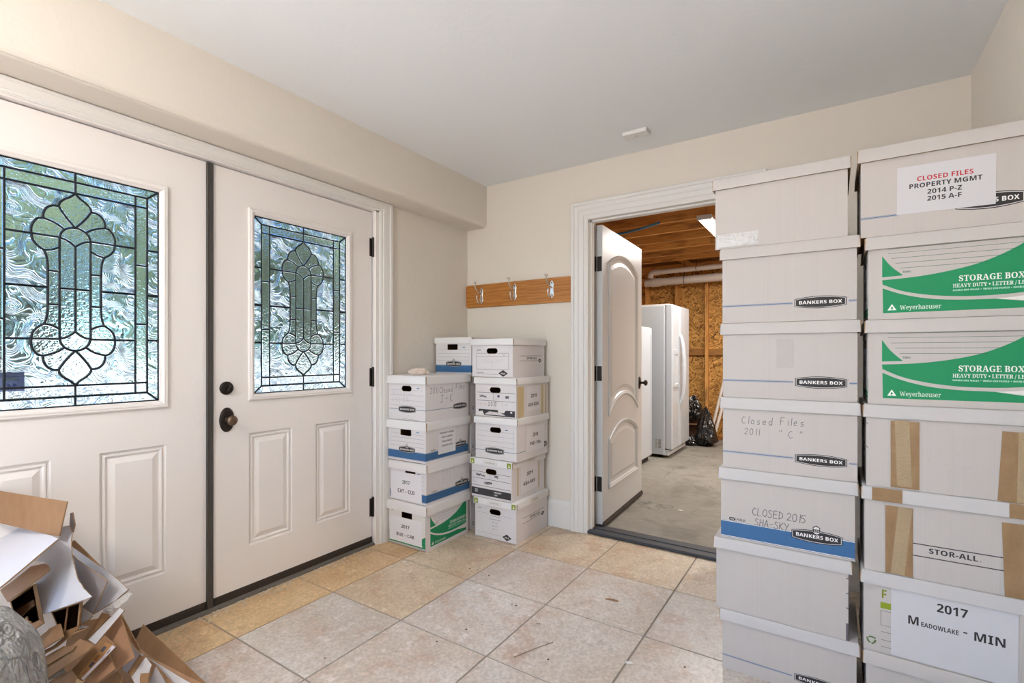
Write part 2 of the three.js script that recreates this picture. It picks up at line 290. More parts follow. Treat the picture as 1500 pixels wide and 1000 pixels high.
// stone floor: every tile its own piece on a bed of grout
{
  const floor = struct(mesh('floor', box(-2.52, XR + 0.12, -0.12, -0.0035, ZB + 0.004, ZR + 0.14), M.grout));
  const tones = [[0.84, 0.84, 0.87], [0.88, 0.885, 0.93], [0.82, 0.79, 0.80], [0.87, 0.85, 0.86]].map((c) => std({ map: T.travertine, color: rgb(...c), roughness: 0.38, bumpMap: T.travBump, bumpScale: 0.0006 }));
  const ochre = [[0.86, 0.66, 0.41], [0.90, 0.70, 0.45]].map((c) => std({ map: T.travertine, color: rgb(...c), roughness: 0.42, bumpMap: T.travBump, bumpScale: 0.0006 }));
  const sand = [[0.86, 0.76, 0.63], [0.88, 0.80, 0.70]].map((c) => std({ map: T.travertine, color: rgb(...c), roughness: 0.4, bumpMap: T.travBump, bumpScale: 0.0006 }));
  const P = 0.4667, G = 0.0035, xs = [XL], zs = [ZB + 0.006];
  for (let x = -2.057; x < XR - 0.02; x += P) xs.push(x); xs.push(XR);
  for (let z = -2.466; z < ZR; z += P) zs.push(z); zs.push(ZR);
  for (let i = 0; i + 1 < xs.length; i++) for (let j = 0; j + 1 < zs.length; j++) {
    const g = rbox(xs[i] + (i ? G : -0.02), xs[i + 1] - (i + 2 < xs.length ? G : 0), -0.02, 0, zs[j] + (j ? G : 0), zs[j + 1] - G, 0.0018, 1);
    metric(g, rr(0, 3), rr(0, 3));
    if (rnd() < 0.5) { const uv = g.attributes.uv; for (let k = 0; k < uv.count; k++) uv.setXY(k, uv.getY(k), -uv.getX(k)); }
    const m = i === 0 ? ochre[Math.floor(rnd() * 2)] : j === 0 || (i === 1 && j < 3) ? sand[Math.floor(rnd() * 2)] : tones[Math.floor(rnd() * 4)];
    mesh('tile', g, m, floor);
  }
}
// sills
struct(mesh('trim_5', join([rbox(D3L - 0.012, D3R + 0.01, 0, 0.02, ZB - 0.135, ZB + 0.012, 0.004), box(D3L, D3R, 0.02, 0.024, ZB - 0.08, ZB - 0.05)]), M.sillMetal));
struct(mesh('trim_6', join([rbox(-2.43, -2.348, 0, 0.012, -2.05, -0.18, 0.002), rbox(-2.366, -2.358, 0.01, 0.017, -2.05, -0.18, 0.002)]), M.sillWorn));

// the glazed opening behind the camera that lets the daylight in
{
  const w = room('window_1'), z = ZR + 0.05, n = 2, pw = (RX1 - RX0) / n;
  mesh('window_frame', join([rbox(RX0, RX1, 0, 0.04, z - 0.05, z + 0.05), rbox(RX0, RX1, RT_ - 0.05, RT_, z - 0.05, z + 0.05), ...Array.from({ length: n + 1 }, (_, i) => { const x = RX0 + i * pw, a = Math.max(RX0, x - 0.03), b = Math.min(RX1, x + 0.03); return rbox(a, b, 0.04, RT_ - 0.05, z - 0.04, z + 0.04); })]), M.trim, w);
  for (let i = 0; i < n; i++) mesh('pane', box(RX0 + i * pw + 0.03, RX0 + (i + 1) * pw - 0.03, 0.04, RT_ - 0.05, z - 0.001, z + 0.001), M.windowGlass, w);
}
{ // a second glazed opening, in the left wall beside the camera
  const w = room('window_2'), x = -2.43, n = 2, pw = (LZ1 - LZ0) / n;
  mesh('window_frame', join([rbox(x - 0.05, x + 0.05, 0.02, 0.06, LZ0, LZ1), rbox(x - 0.05, x + 0.05, LT_ - 0.05, LT_, LZ0, LZ1), ...Array.from({ length: n + 1 }, (_, i) => { const z = LZ0 + i * pw; return rbox(x - 0.04, x + 0.04, 0.06, LT_ - 0.05, Math.max(LZ0, z - 0.03), Math.min(LZ1, z + 0.03)); })]), M.trim, w);
  for (let i = 0; i < n; i++) mesh('pane', box(x - 0.001, x + 0.001, 0.06, LT_ - 0.05, LZ0 + i * pw + 0.03, LZ0 + (i + 1) * pw - 0.03), M.windowGlass, w);
}
// small plate on the ceiling
{
  const p = V(-0.925, CEIL, -2.68), t = thing('ceiling_chime', 'small white rectangular cover fixed to the ceiling near the back wall', 'ceiling cover', [p.x, p.y, p.z]);
  mesh('cover', rbox(-0.07, 0.07, -0.022, 0, -0.038, 0.038, 0.006, 3), M.trim, t);
  mesh('button', lathe([[0, -0.0245], [0.006, -0.0245], [0.008, -0.022], [0.008, -0.015]], 16), M.applianceGrey, t);
}
// added globe lamp, out of view, to fill the room with light
{
  const [x, y, z] = FILL_LAMP.at, t = thing('added_globe_lamp', 'added unseen white glass globe fill lamp hanging on a short stem from the room ceiling', 'lamp', [x, y, z]);
  mesh('canopy', lathe([[0, CEIL - y], [0.06, CEIL - y], [0.06, CEIL - y - 0.012], [0.045, CEIL - y - 0.025], [0, CEIL - y - 0.025]].reverse()), M.nickel, t);
  mesh('stem', rod(V(0, 0.12, 0), V(0, CEIL - y - 0.02, 0), 0.008), M.nickel, t);
  const bulb = new THREE.SphereGeometry(0.15, 32, 20);
  mesh('globe_light', bulb, std({ color: rgb(0.9, 0.88, 0.84), roughness: 0.4, emissive: rgb(...FILL_LAMP.color), emissiveIntensity: FILL_LAMP.glow }), t);
  const l = new THREE.PointLight(rgb(...FILL_LAMP.color), FILL_LAMP.power); l.name = 'globe_fill'; l.castShadow = true; l.shadow.radius = 7; t.add(l);
}

// ------------------------------------------------------------------ entry doors with leaded glass
const GLASS_W = 0.271, GLASS_H = 0.437, GLASS_Y = 1.411;
const curve2 = (pts, n = 5) => new THREE.CatmullRomCurve3(pts.map(([a, b]) => V(a, b, 0)), false, 'centripetal').getPoints((pts.length - 1) * n).map((p) => [p.x, p.y]);
const LEAD = (() => {
  const c = {
    tearO: curve2([[0, 0.358], [0.014, 0.343], [0.033, 0.328], [0.045, 0.312], [0.047, 0.300]]), tearI: curve2([[0.047, 0.300], [0.037, 0.281], [0.019, 0.254], [0, 0.230]]),
    p2O: curve2([[0.047, 0.300], [0.062, 0.299], [0.078, 0.289], [0.088, 0.270], [0.090, 0.248]]), p2I: curve2([[0.090, 0.248], [0.072, 0.243], [0.05, 0.233], [0.031, 0.218]]),
    p3U: curve2([[0.090, 0.248], [0.104, 0.243], [0.115, 0.228], [0.121, 0.207], [0.121, 0.187]]), p3L: curve2([[0.121, 0.187], [0.117, 0.165], [0.104, 0.146], [0.087, 0.133]]),
    p3I: curve2([[0.087, 0.133], [0.068, 0.137], [0.045, 0.150]]), domeT: curve2([[0, 0.230], [0.016, 0.227], [0.031, 0.218]]), domeB: curve2([[0.031, 0.218], [0.041, 0.203], [0.045, 0.185]]),
    vee: curve2([[0.045, 0.185], [0.030, 0.182], [0.014, 0.172], [0, 0.159]]), side: curve2([[0.087, 0.133], [0.081, 0.114], [0.078, 0.090], [0.077, 0.061]]),
  };
  const back = (l) => l.slice().reverse(), mx = (l) => l.map(([a, b]) => [-a, b]), my = (l) => l.map(([a, b]) => [a, -b]);
  const once = [], pairs = [], quads = []; // [clear or combed, outline]: as drawn, mirrored left-right, or mirrored both ways
  const B = GLASS_H, A = GLASS_W;
  quads.push([0, [[0, B], [A, B], [0.230, 0.401], [0, 0.401]]], [0, [[A, B], [A, 0.186], [0.230, 0.186], [0.230, 0.401]]], [0, [[A, 0.186], [A, 0.002], [0.230, 0.002], [0.230, 0.186]]],
    [1, [[0, 0.401], [0.189, 0.401], [0.189, 0.360], [0, 0.360]]], [1, [[0.189, 0.401], [0.230, 0.401], [0.230, 0.360], [0.189, 0.360]]], [1, [[0.189, 0.360], [0.230, 0.360], [0.230, 0.120], [0.189, 0.120]]],
    [0, [[0, 0.360], [0.189, 0.360], [0.189, 0.187], ...back(c.p3U), ...back(c.p2O), ...back(c.tearO)]],
    [0, [[0.189, 0.187], ...c.p3L, ...c.side, [0.077, 0], [0.189, 0]]],
    [1, [...c.p2O, ...c.p2I, ...back(c.domeT), ...back(c.tearI)]], [1, [...c.p3U, [0.045, 0.187], ...back(c.domeB), ...back(c.p2I)]], [1, [...c.p3L, ...c.p3I, [0.045, 0.187]]],
    [1, [[0, 0], [0.045, 0], [0.045, 0.185], ...c.vee]], [1, [...c.p3I, [0.045, 0.061], [0.077, 0.061], ...back(c.side)]]);
  pairs.push([1, [[0.189, 0.120], [0.230, 0.120], [0.230, -0.120], [0.189, -0.120]]], [1, [[0.045, 0.061], [0.077, 0.061], [0.077, -0.061], [0.045, -0.061]]]);
  const tear = [...c.tearO, ...c.tearI], tearAll = [...tear, ...back(mx(tear))], dome = [...c.domeT, ...c.domeB, ...c.vee], domeAll = [...dome, ...back(mx(dome))];
  once.push([1, tearAll], [1, my(tearAll)], [1, domeAll], [1, my(domeAll)]);
  const panes = [...once];
  for (const [k, o] of pairs) panes.push([k, o], [k, back(mx(o))]);
  for (const [k, o] of quads) panes.push([k, o], [k, back(mx(o))], [k, back(my(o))], [k, mx(my(o))]);
  // the lead lines, a quarter of them: mirrored when drawn
  const lines = [c.tearO, c.tearI, c.p2O, c.p2I, c.p3U, c.p3L, c.p3I, c.domeT, c.domeB, c.vee, c.side, [[0.230, 0.401], [A, B]], [[0, 0.401], [0.230, 0.401]], [[0, 0.360], [0.230, 0.360]], [[0.230, 0], [0.230, 0.401]], [[0.189, 0], [0.189, 0.401]], [[0, 0.360], [0, B]],
    [[0.189, 0.120], [0.230, 0.120]], [[0.230, 0.186], [A, 0.186]], [[0.230, 0.002], [A, 0.002]], [[0.045, 0.187], [0.189, 0.187]], [[0.077, 0], [0.189, 0]], [[0, 0], [0.045, 0]], [[0.045, 0], [0.045, 0.185]], [[0, 0], [0, 0.159]], [[0.077, 0], [0.077, 0.061]], [[0.045, 0.061], [0.077, 0.061]]];
  const geos = [];
  for (const sx of [1, -1]) for (const sy of [1, -1]) for (const l of lines) {
    if (sx < 0 && l.every(([a]) => a === 0)) continue;
    const p = l.map(([a, b]) => V(a * sx, b * sy, 0));
    const g = p.length === 2 ? rod(p[0], p[1], 0.0042, 8) : new THREE.TubeGeometry(new THREE.CatmullRomCurve3(p), p.length * 2, 0.0042, 8);
    geos.push(g);
  }
  const edge = [[-A, -B], [A, -B], [A, B], [-A, B]]; edge.forEach((p, i) => geos.push(rod(V(...p, 0), V(...edge[(i + 1) % 4], 0), 0.0046, 8)));
  const came = join(geos); came.scale(1, 1, 0.9);
  const paneGeo = panes.map(([k, o]) => {
    const s = new THREE.Shape(o.map(([a, b]) => new THREE.Vector2(a, b)));
    const g = plain(new THREE.ExtrudeGeometry(s, k ? { depth: 0.0022, bevelEnabled: true, bevelThickness: 0.0018, bevelSize: 0.005, bevelOffset: -0.005, bevelSegments: 1, curveSegments: 4 } : { depth: 0.004, bevelEnabled: false }));
    if (k) g.translate(0, 0, 0.0009);
    return [k, g];
  });
  return { came, paneGeo };
})();
function entryDoor(name, z0, width, panels) { // local x: from the viewer's left edge of the leaf; y up; z into the room
  const d = room(name, [DOOR_X, 0, z0], Math.PI / 2), cx = width / 2;
  const s = new THREE.Shape([new THREE.Vector2(0, 0.05), new THREE.Vector2(width, 0.05), new THREE.Vector2(width, 2.036), new THREE.Vector2(0, 2.036)]);
  const hole = (x0, x1, y0, y1) => s.holes.push(new THREE.Path([new THREE.Vector2(x0, y0), new THREE.Vector2(x0, y1), new THREE.Vector2(x1, y1), new THREE.Vector2(x1, y0)]));
  hole(cx - 0.296, cx + 0.296, GLASS_Y - 0.462, GLASS_Y + 0.462);
  const pr = [[-0.2965, -0.07], [0.07, 0.2965]];
  for (const [a, b] of pr) hole(cx + a, cx + b, 0.240, 0.785);
  const leaf = plain(new THREE.ExtrudeGeometry(s, { depth: 0.044, bevelEnabled: false })); leaf.translate(0, 0, -0.044);
  mesh('door_leaf', metric(leaf), M.entry, d);
  for (const [a, b] of pr) mesh('raised_panel', loops([[0, 0], [0.003, -0.007], [0.009, -0.011], [0.014, -0.004], [0.019, -0.004], [0.023, -0.010], [0.027, -0.011], [0.050, -0.001], [0.052, -0.001]].map(([i, z]) => rectLoop(cx + a, cx + b, 0.240, 0.785, i, z)), true, 0.3), M.entry, d);
  const fr = [[0, 0], [0.001, 0.009], [0.005, 0.012], [0.010, 0.011], [0.013, 0.013], [0.018, 0.012], [0.024, 0.006], [0.030, 0.003], [0.031, -0.014]];
  mesh('glazing_frame', loops(fr.map(([i, z]) => rectLoop(cx - 0.302, cx + 0.302, GLASS_Y - 0.468, GLASS_Y + 0.468, i, z)), false, 0.35), M.entry, d);
  mesh('lead_came', LEAD.came, M.lead, d).position.set(cx, GLASS_Y, -0.008);
  for (const [k, g] of LEAD.paneGeo) mesh('pane', g, k ? M.clearGlass : M.swirlGlass, d).position.set(cx, GLASS_Y, -0.0105);
  mesh('door_sweep', join([rbox(0, width, 0.014, 0.052, -0.046, 0.004, 0.003), box(0, width, 0.012, 0.016, -0.03, -0.02)]), M.sweepRubber, d);
  return d;
}
const door1 = entryDoor('door_1', -0.184, 0.909), door2 = entryDoor('door_2', -1.1255, 0.918);
// dark strip on the meeting edge of the left leaf
mesh('astragal', join([rbox(0.911, 0.936, 0.016, 2.036, -0.03, 0.011, 0.003), rbox(0.909, 0.914, 0.016, 2.036, -0.02, 0.014, 0.002)]), std({ color: rgb(0.075, 0.068, 0.062), roughness: 0.5, metalness: 0.3 }), door1);
{ // sticker on the glass of the left leaf, at its lower left
  const t = canvasTex(128, 128, (c) => { c.fillStyle = '#8f93ab'; c.fillRect(0, 0, 128, 128); c.fillStyle = '#6f7690'; c.fillRect(0, 0, 128, 34); c.fillStyle = '#9fa284'; c.fillRect(28, 40, 56, 14); c.fillStyle = '#1c3f78'; c.font = 'bold 58px sans-serif'; c.textAlign = 'center'; c.fillText('M', 60, 118); });
  const p = on(18, 559, 'x', -2.381), g = new THREE.BoxGeometry(0.062, 0.066, 0.0004);
  mesh('sticker', g, phys({ map: t, roughness: 1, transmission: 0.9, thickness: 0 }), door1).position.set(-(p.z - -0.184), p.y, -0.0135);
}
{ // knob and deadbolt on the right leaf
  const turnUp = (g) => { g.rotateX(Math.PI / 2); return g; }; // lathe axis y -> z
  const ros = turnUp(lathe([[0, 0.011], [0.020, 0.010], [0.026, 0.007], [0.031, 0.007], [0.034, 0.003], [0.034, 0]], 40)); ros.scale(1, 1.68, 1);
  const plate = mesh('rosette', plain(ros), M.bronze, door2); plate.position.set(0.058, 0.862, 0);
  mesh('door_knob', plain(turnUp(lathe([[0.0, 0.064], [0.010, 0.0635], [0.018, 0.060], [0.0215, 0.0555], [0.0235, 0.0525], [0.0235, 0.049], [0.021, 0.045], [0.013, 0.040], [0.010, 0.034], [0.010, 0.022], [0.014, 0.014], [0.016, 0.007]], 36))), M.agedBronze, plate);
  const bolt = mesh('deadbolt', plain(turnUp(lathe([[0, 0.014], [0.019, 0.013], [0.023, 0.010], [0.028, 0.010], [0.031, 0.004], [0.031, 0]], 36))), M.bronze, door2); bolt.position.set(0.056, 1.010, 0);
  const piece = rbox(-0.004, 0.004, -0.015, 0.015, 0.01, 0.030, 0.003, 2); piece.rotateZ(-0.35);
  mesh('thumb_turn', piece, M.bronze, bolt);
  for (const y of [1.822, 1.027, 0.230]) mesh('hinge', join([rod(V(0.922, y - 0.058, 0.006), V(0.922, y + 0.058, 0.006), 0.0075, 12), rod(V(0.922, y + 0.058, 0.006), V(0.922, y + 0.063, 0.006), 0.005, 10), rbox(0.900, 0.940, y - 0.055, y + 0.055, -0.003, 0.0015, 0.0006, 1)]), M.bronze, door2);
}

// ------------------------------------------------------------------ the panelled door that stands open into the back room
{
  const d = room('door_3', [-1.2905, 0, -3.068], Math.PI / 2 + 0.042), w = 0.914, th = 0.046, y0 = 0.03, y1 = 2.032;
  const arc = (x0, x1, ys, ya, n) => { const h = (x1 - x0) / 2, s = ya - ys, R = (h * h + s * s) / (2 * s), cx = (x0 + x1) / 2, cy = ya - R; return { R, cx, cy }; };
  function archLoop(i, z, X0, X1, yb, ys, ya, bottomArch) {
    const pts = [], T2 = arc(X0, X1, ys, ya), x0 = X0 + i, x1 = X1 - i, N = 22;
    if (bottomArch) { const Bt = arc(X0, X1, yb, bottomArch), R = Bt.R + i; for (let k = 0; k <= N; k++) { const x = mix(x0, x1, k / N); pts.push(V(x, Bt.cy + Math.sqrt(Math.max(0, R * R - (x - Bt.cx) ** 2)), z)); } } else for (let k = 0; k <= N; k++) pts.push(V(mix(x0, x1, k / N), yb + i, z));
    const R = T2.R - i; for (let k = 0; k <= N; k++) { const x = mix(x1, x0, k / N); pts.push(V(x, T2.cy + Math.sqrt(Math.max(0, R * R - (x - T2.cx) ** 2)), z)); }
    return pts;
  }
  const P = [[0.117, 0.797, 0.735, 1.80, 1.893, 0.868], [0.117, 0.797, 0.238, 0.583, 0.688, 0]];
  const s = new THREE.Shape([[0, y0], [w, y0], [w, y1], [0, y1]].map((p) => new THREE.Vector2(...p)));
  for (const p of P) s.holes.push(new THREE.Path(archLoop(0, 0, ...p).map((v) => new THREE.Vector2(v.x, v.y)).reverse()));
  const leaf = plain(new THREE.ExtrudeGeometry(s, { depth: th, bevelEnabled: false })); leaf.translate(0, 0, -th);
  mesh('door_leaf', metric(leaf), M.inner, d);
  const prof = [[0, 0], [0.001, 0.006], [0.006, 0.010], [0.013, 0.009], [0.018, 0.004], [0.024, 0.003], [0.030, -0.006], [0.040, -0.009], [0.052, -0.009], [0.078, 0.001], [0.081, 0.001]];
  for (const p of P) {
    const L = prof.map(([i, z]) => archLoop(i, z, ...p)), N = L[0].length / 2, last = L[L.length - 1], cap = [];
    for (let k = 0; k + 1 < N; k++) { const a = last[k], b = last[k + 1], t0 = last[2 * N - 1 - k], t1 = last[2 * N - 2 - k]; cap.push(a, b, t1, a, t1, t0); }
    mesh('arched_panel', join([loops(L, false, 0.35), fromTriangles(cap)]), M.inner, d);
  }
  mesh('door_sweep', join([rbox(0, w, 0.012, 0.034, -0.03, 0.012, 0.003), rbox(0, w, 0.030, 0.044, 0, 0.006, 0.002)]), M.sweepRubber, d);
  for (const y of [1.772, 1.038, 0.298]) mesh('hinge', join([rbox(-0.0025, 0.001, y - 0.05, y + 0.05, -0.036, -0.004, 0.0008, 1), rod(V(-0.006, y - 0.05, -0.048), V(-0.006, y + 0.05, -0.048), 0.007, 12), rbox(-0.040, -0.006, y - 0.05, y + 0.05, -0.051, -0.0485, 0.0008, 1)]), M.bronze, d);
  const turn = (g) => { g.rotateX(Math.PI / 2); return g; };
  const ros = turn(lathe([[0, 0.011], [0.022, 0.010], [0.028, 0.006], [0.033, 0.004], [0.034, 0]], 32)); ros.scale(1, 1.5, 1);
  const pl = mesh('rosette', plain(ros), M.bronze, d); pl.position.set(w - 0.068, 0.935, 0);
  mesh('door_knob', plain(turn(lathe([[0, 0.068], [0.014, 0.066], [0.023, 0.058], [0.025, 0.052], [0.022, 0.046], [0.012, 0.040], [0.009, 0.03], [0.010, 0.018], [0.014, 0.008]], 28))), M.bronze, pl);
}

// ------------------------------------------------------------------ printing for the file boxes (1 mm = S pixels)
const S = 1.7, INK = '#2b2728', BLUE = '#27508a', BAND = '#386897', GREEN = '#0f8a57', LIME = '#8a9a2c', PAPER = '#efedee';
// handwriting: each letter a few pen strokes on a grid 6 wide and 10 high
const PEN = { 0: '3,0 1,2 0.6,6 2,10 4.4,9 5.2,5 4.4,1 3,0', 1: '3,0 2.8,10', 2: '0.6,2 2.4,0 4.8,1 4.6,4 0.6,9.6 2.6,9 5.6,9.8', 3: '0.6,1 3,0 5,2 2.6,4.6 5,7 3.4,10 0.4,9', 4: '1,0 0.6,5 5,5;4.6,0 4.2,10', 5: '5.2,0 1.4,0.4 1,4.4 3.6,4 5,7 3.4,10 0.6,9.2', 6: '4.6,0 1.6,4 0.8,8 3,10 5,8 4,5.6 1.2,7', 7: '0.4,0.4 5.4,0 2.4,10', 8: '3,4.8 1,2.4 3,0 5,2 3,4.8 0.8,7.6 3,10 5.2,7.6 3,4.8', 9: '5,3 3,5 0.8,3 3,0 5,2 4.2,10',
  C: '5,1.6 3,0.2 1,3 0.8,7 2.6,10 5.6,8.8', c: '4.6,5 2.6,4 1,6.4 2,9.8 4.8,9', l: '2.4,-0.6 2.2,10', o: '3,4 1,6 1.6,9.6 4,9.6 4.8,6 3,4', s: '4.6,4.6 2,4.6 1.8,6.6 4.4,7.6 4,9.8 1,9.6', e: '1,7 4.6,6.4 3.6,4 1.2,5.6 1.6,9.4 4.8,9', d: '4.6,5 2,4.4 0.8,7.4 2.2,10 4.6,8;4.8,-0.6 4.8,10', F: '1,10 1.2,0 5.4,0;1.2,4.6 4.4,4.4', i: '2.8,4 2.8,10;2.8,1.6 3,2', f: '5,0 3,0.4 2.4,10;0.8,4.6 4.6,4.4', t: '2.6,0 2.6,10;0.4,3.4 5,3', J: '1,0 5.4,0.2;3.8,0 3.8,8 2,10 0.2,8.6', K: '1,0 1,10;5.2,0 1,5.4 5.4,10', S: '5,1 2.4,0 1,2.6 4.6,6 4.6,9 2,10 0.4,8.6', H: '1,0 0.8,10;5,0 5,10;1,5 5,4.8', A: '0.4,10 3,0 5.6,10;1.4,6.6 4.8,6.4', Y: '0.6,0 3,4.6;5.6,0 2.4,10', T: '0.2,0.2 5.8,0;3,0 2.8,10', E: '5,0 1,0.2 0.8,10 5.2,9.8;1,5 4.2,4.8', P: '1,10 1,0 4.6,0.4 4.8,4 1,5.2', N: '0.8,10 1,0 5,10 5.2,0', I: '3,0 3,10', B: '1,10 1,0 4.4,1 4,4.4 1,4.8 5,6.4 4.4,9.6 1,10', D: '1,10 1,0 4.6,2 5,7 1,10', O: '3,0 0.8,3 1,8 3.4,10 5.4,6 5,2 3,0', L: '1,0 0.8,10 5.2,9.6', R: '1,10 1,0 4.8,1.4 4.4,4.4 1,5 5.4,10', '-': '0.8,5.4 5,5', '"': '2,0 1.8,2.4;4,0 3.8,2.4', ' ': '' };
function pen(c, text, x, y, h, width = 0.9, ink = '#34363f', slant = 0.06, gap = 0.74) {
  c.strokeStyle = ink; c.lineWidth = width * S; c.lineCap = 'round'; c.lineJoin = 'round';
  let q = 17 + text.length * 7; const jig = () => { q = (q * 16807) % 2147483647; return (q / 2147483647 - 0.5) * 0.5; };
  for (const ch of text) {
    for (const st of (PEN[ch] ?? '').split(';')) {
      const p = st.trim().split(' ').filter(Boolean).map((a) => a.split(',').map(Number)); if (!p.length) continue;
      c.beginPath();
      p.forEach(([a, b], i) => { const X = (x + (a + jig() * 0.6 + (10 - b) * slant) * h / 10) * S, Y = (y + (b + jig() * 0.6) * h / 10) * S; i ? c.lineTo(X, Y) : c.moveTo(X, Y); });
      c.stroke();
    }
    x += h * gap * (ch === ' ' ? 0.5 : ch === 'l' || ch === 'i' || ch === '1' || ch === 'I' ? 0.55 : 1);
  }
}
function text(c, s, x, y, h, { font = 'sans-serif', bold = true, ink = INK, align = 'left', stretch = 1, width, italic } = {}) { // h: cap height in mm
  c.save(); c.translate(x * S, y * S); c.fillStyle = ink; c.textAlign = align; c.font = (italic ? 'italic ' : '') + (bold ? 'bold ' : '') + (h * S / 0.72) + 'px ' + font;
  if (width) stretch = width * S / c.measureText(s).width;
  c.scale(stretch, 1); c.fillText(s, 0, 0); c.restore();
}
const rect = (c, x, y, w, h, fill) => { c.fillStyle = fill; c.fillRect(x * S, y * S, w * S, h * S); };
function stroke(c, pts, w, ink = INK, closed = false) { c.strokeStyle = ink; c.lineWidth = w * S; c.beginPath(); pts.forEach(([a, b], i) => (i ? c.lineTo(a * S, b * S) : c.moveTo(a * S, b * S))); if (closed) c.closePath(); c.stroke(); }
function poly(c, pts, fill) { c.fillStyle = fill; c.beginPath(); pts.forEach(([a, b], i) => (i ? c.lineTo(a * S, b * S) : c.moveTo(a * S, b * S))); c.closePath(); c.fill(); }
const TALL_DIMMED = [193, 185, 180], CORNER_BRIGHTENED = [226, 221, 221];  // same board: columns darkened, corner stacks lightened, evening out the lamp light in colour
function blank(c, w, h, tone = TALL_DIMMED) { // white-lined board: faint flutes and a little dirt
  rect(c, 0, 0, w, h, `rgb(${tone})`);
  for (let i = 0; i < 40; i++) { const x = hash(i, 3, w | 0) * w, a = 0.02 + 0.03 * hash(i, 5, h | 0); rect(c, x, 0, 0.5 + 1.5 * hash(i, 7, 1), h, `rgba(${hash(i, 9, 2) < 0.5 ? '120,110,105' : '255,255,255'},${a})`); }
  for (let i = 0; i < 14; i++) { c.fillStyle = `rgba(120,105,90,${0.05 + 0.1 * hash(i, 21, w | 0)})`; c.beginPath(); c.arc(hash(i, 22, w | 0) * w * S, hash(i, 23, h | 0) * h * S, (0.4 + hash(i, 24, 3)) * S, 0, 7); c.fill(); }
}
function lensLogo(c, x0, x1, yc, h, crest) { // dark lens-shaped plate with the box maker's name
  const w = x1 - x0, shape = (g, fill, line) => { c.beginPath(); const A = (x0 + g) * S, B = (x1 - g) * S, q = h / 2 - g, e = q * 0.62; c.moveTo(A, (yc - e) * S); c.quadraticCurveTo((A + B) / 2, (yc - q * 1.38) * S, B, (yc - e) * S); c.lineTo(B, (yc + e) * S); c.quadraticCurveTo((A + B) / 2, (yc + q * 1.38) * S, A, (yc + e) * S); c.closePath(); if (fill) { c.fillStyle = fill; c.fill(); } if (line) { c.strokeStyle = line; c.lineWidth = 0.8 * S; c.stroke(); } };
  if (crest) { const cx = (x0 + x1) / 2, t = yc - h / 2, k = h * 0.24; poly(c, [[cx - k, t - k], [cx, t - k * 1.7], [cx + k, t - k], [cx + k, t + k * 0.7], [cx, t + k * 1.2], [cx - k, t + k * 0.7]], INK); }
  shape(0, INK); shape(h * 0.06, '#e9e5e3'); shape(h * 0.10, INK);
  text(c, 'BANKERS BOX', (x0 + x1) / 2, yc + h * 0.13, h * 0.27, { align: 'center', ink: '#efecea', width: w * 0.84 });
  if (crest) { const cx = (x0 + x1) / 2, t = yc - h / 2, k = h * 0.2; poly(c, [[cx - k, t - k], [cx, t - k * 1.7], [cx + k, t - k], [cx + k, t + k], [cx, t + k * 1.5], [cx - k, t + k]], '#e9e5e3'); stroke(c, [[cx, t - k * 1.5], [cx, t + k * 1.3]], 0.7); text(c, 'B', cx - k * 0.55, t + k * 0.75, k * 1.3, { align: 'center' }); text(c, 'B', cx + k * 0.55, t + k * 0.75, k * 1.3, { align: 'center' }); stroke(c, [[cx - k, t - k], [cx, t - k * 1.7], [cx + k, t - k], [cx + k, t + k], [cx, t + k * 1.5], [cx - k, t + k]], 0.8, INK, true); }
  text(c, '®', x1 + 2, yc - h * 0.25, 2.2, { bold: false });
}
function tripleLine(c, x0, x1, y) { stroke(c, [[x0, y], [x1, y]], 1.9, BLUE); stroke(c, [[x0, y - 2.8], [x1, y - 2.8]], 0.55, BLUE); stroke(c, [[x0, y + 2.8], [x1, y + 2.8]], 0.55, BLUE); }
function dashedLine(c, x0, x1, y) { rect(c, x0, y - 1.6, x1 - x0, 3.2, '#9fb2cc'); for (let x = x0; x < x1 - 4; x += 9) poly(c, [[x, y + 1.8], [x + 3, y - 1.8], [x + 7, y - 1.8], [x + 4, y + 1.8]], '#2c3442'); }
function bandAt(c, w, y0, y1) { rect(c, 0, y0, w, y1 - y0, BAND); for (let x = 0; x < w; x += 3.1) rect(c, x, y0, 0.6, y1 - y0, 'rgba(20,45,85,0.16)'); for (const [y, d] of [[y0, -1], [y1, 1]]) { stroke(c, [[0, y + d * 1.4], [w, y + d * 1.4]], 2.2, '#e7e2df'); stroke(c, [[0, y + d * 3], [w, y + d * 3]], 1.0, '#2a4f80'); } }
function recycle(c, x, y, r, ink) { for (let k = 0; k < 3; k++) { c.save(); c.translate(x * S, y * S); c.rotate(k * 2.094); c.strokeStyle = ink; c.lineWidth = r * 0.42 * S; c.beginPath(); c.arc(0, 0, r * 0.75 * S, -2.3, -0.95); c.stroke(); c.fillStyle = ink; c.beginPath(); c.moveTo(r * 0.9 * S, -r * 0.75 * S); c.lineTo(r * 0.25 * S, -r * 0.85 * S); c.lineTo(r * 0.72 * S, -r * 0.2 * S); c.fill(); c.restore(); } }
function peakMark(c, x, y, k, ink, ground) { poly(c, [[x, y], [x + k, y], [x + k / 2, y - k * 0.86]], ink); poly(c, [[x + k / 2, y - k * 0.55], [x + k * 0.66, y - k * 0.22], [x + k * 0.54, y - k * 0.26], [x + k * 0.54, y], [x + k * 0.46, y], [x + k * 0.46, y - k * 0.26], [x + k * 0.34, y - k * 0.22]], ground); }
function diamondMark(c, x, y, k) { poly(c, [[x - k, y], [x, y - k * 0.62], [x + k, y], [x, y + k * 0.62]], INK); for (const d of [-0.5, 0, 0.5]) stroke(c, [[x + d * k - 2, y - k * 0.3], [x + d * k + 2, y + k * 0.3]], 0.8, '#e9e5e3'); text(c, 'FILE', x, y + k * 0.18, k * 0.3, { align: 'center', ink: '#efecea' }); }
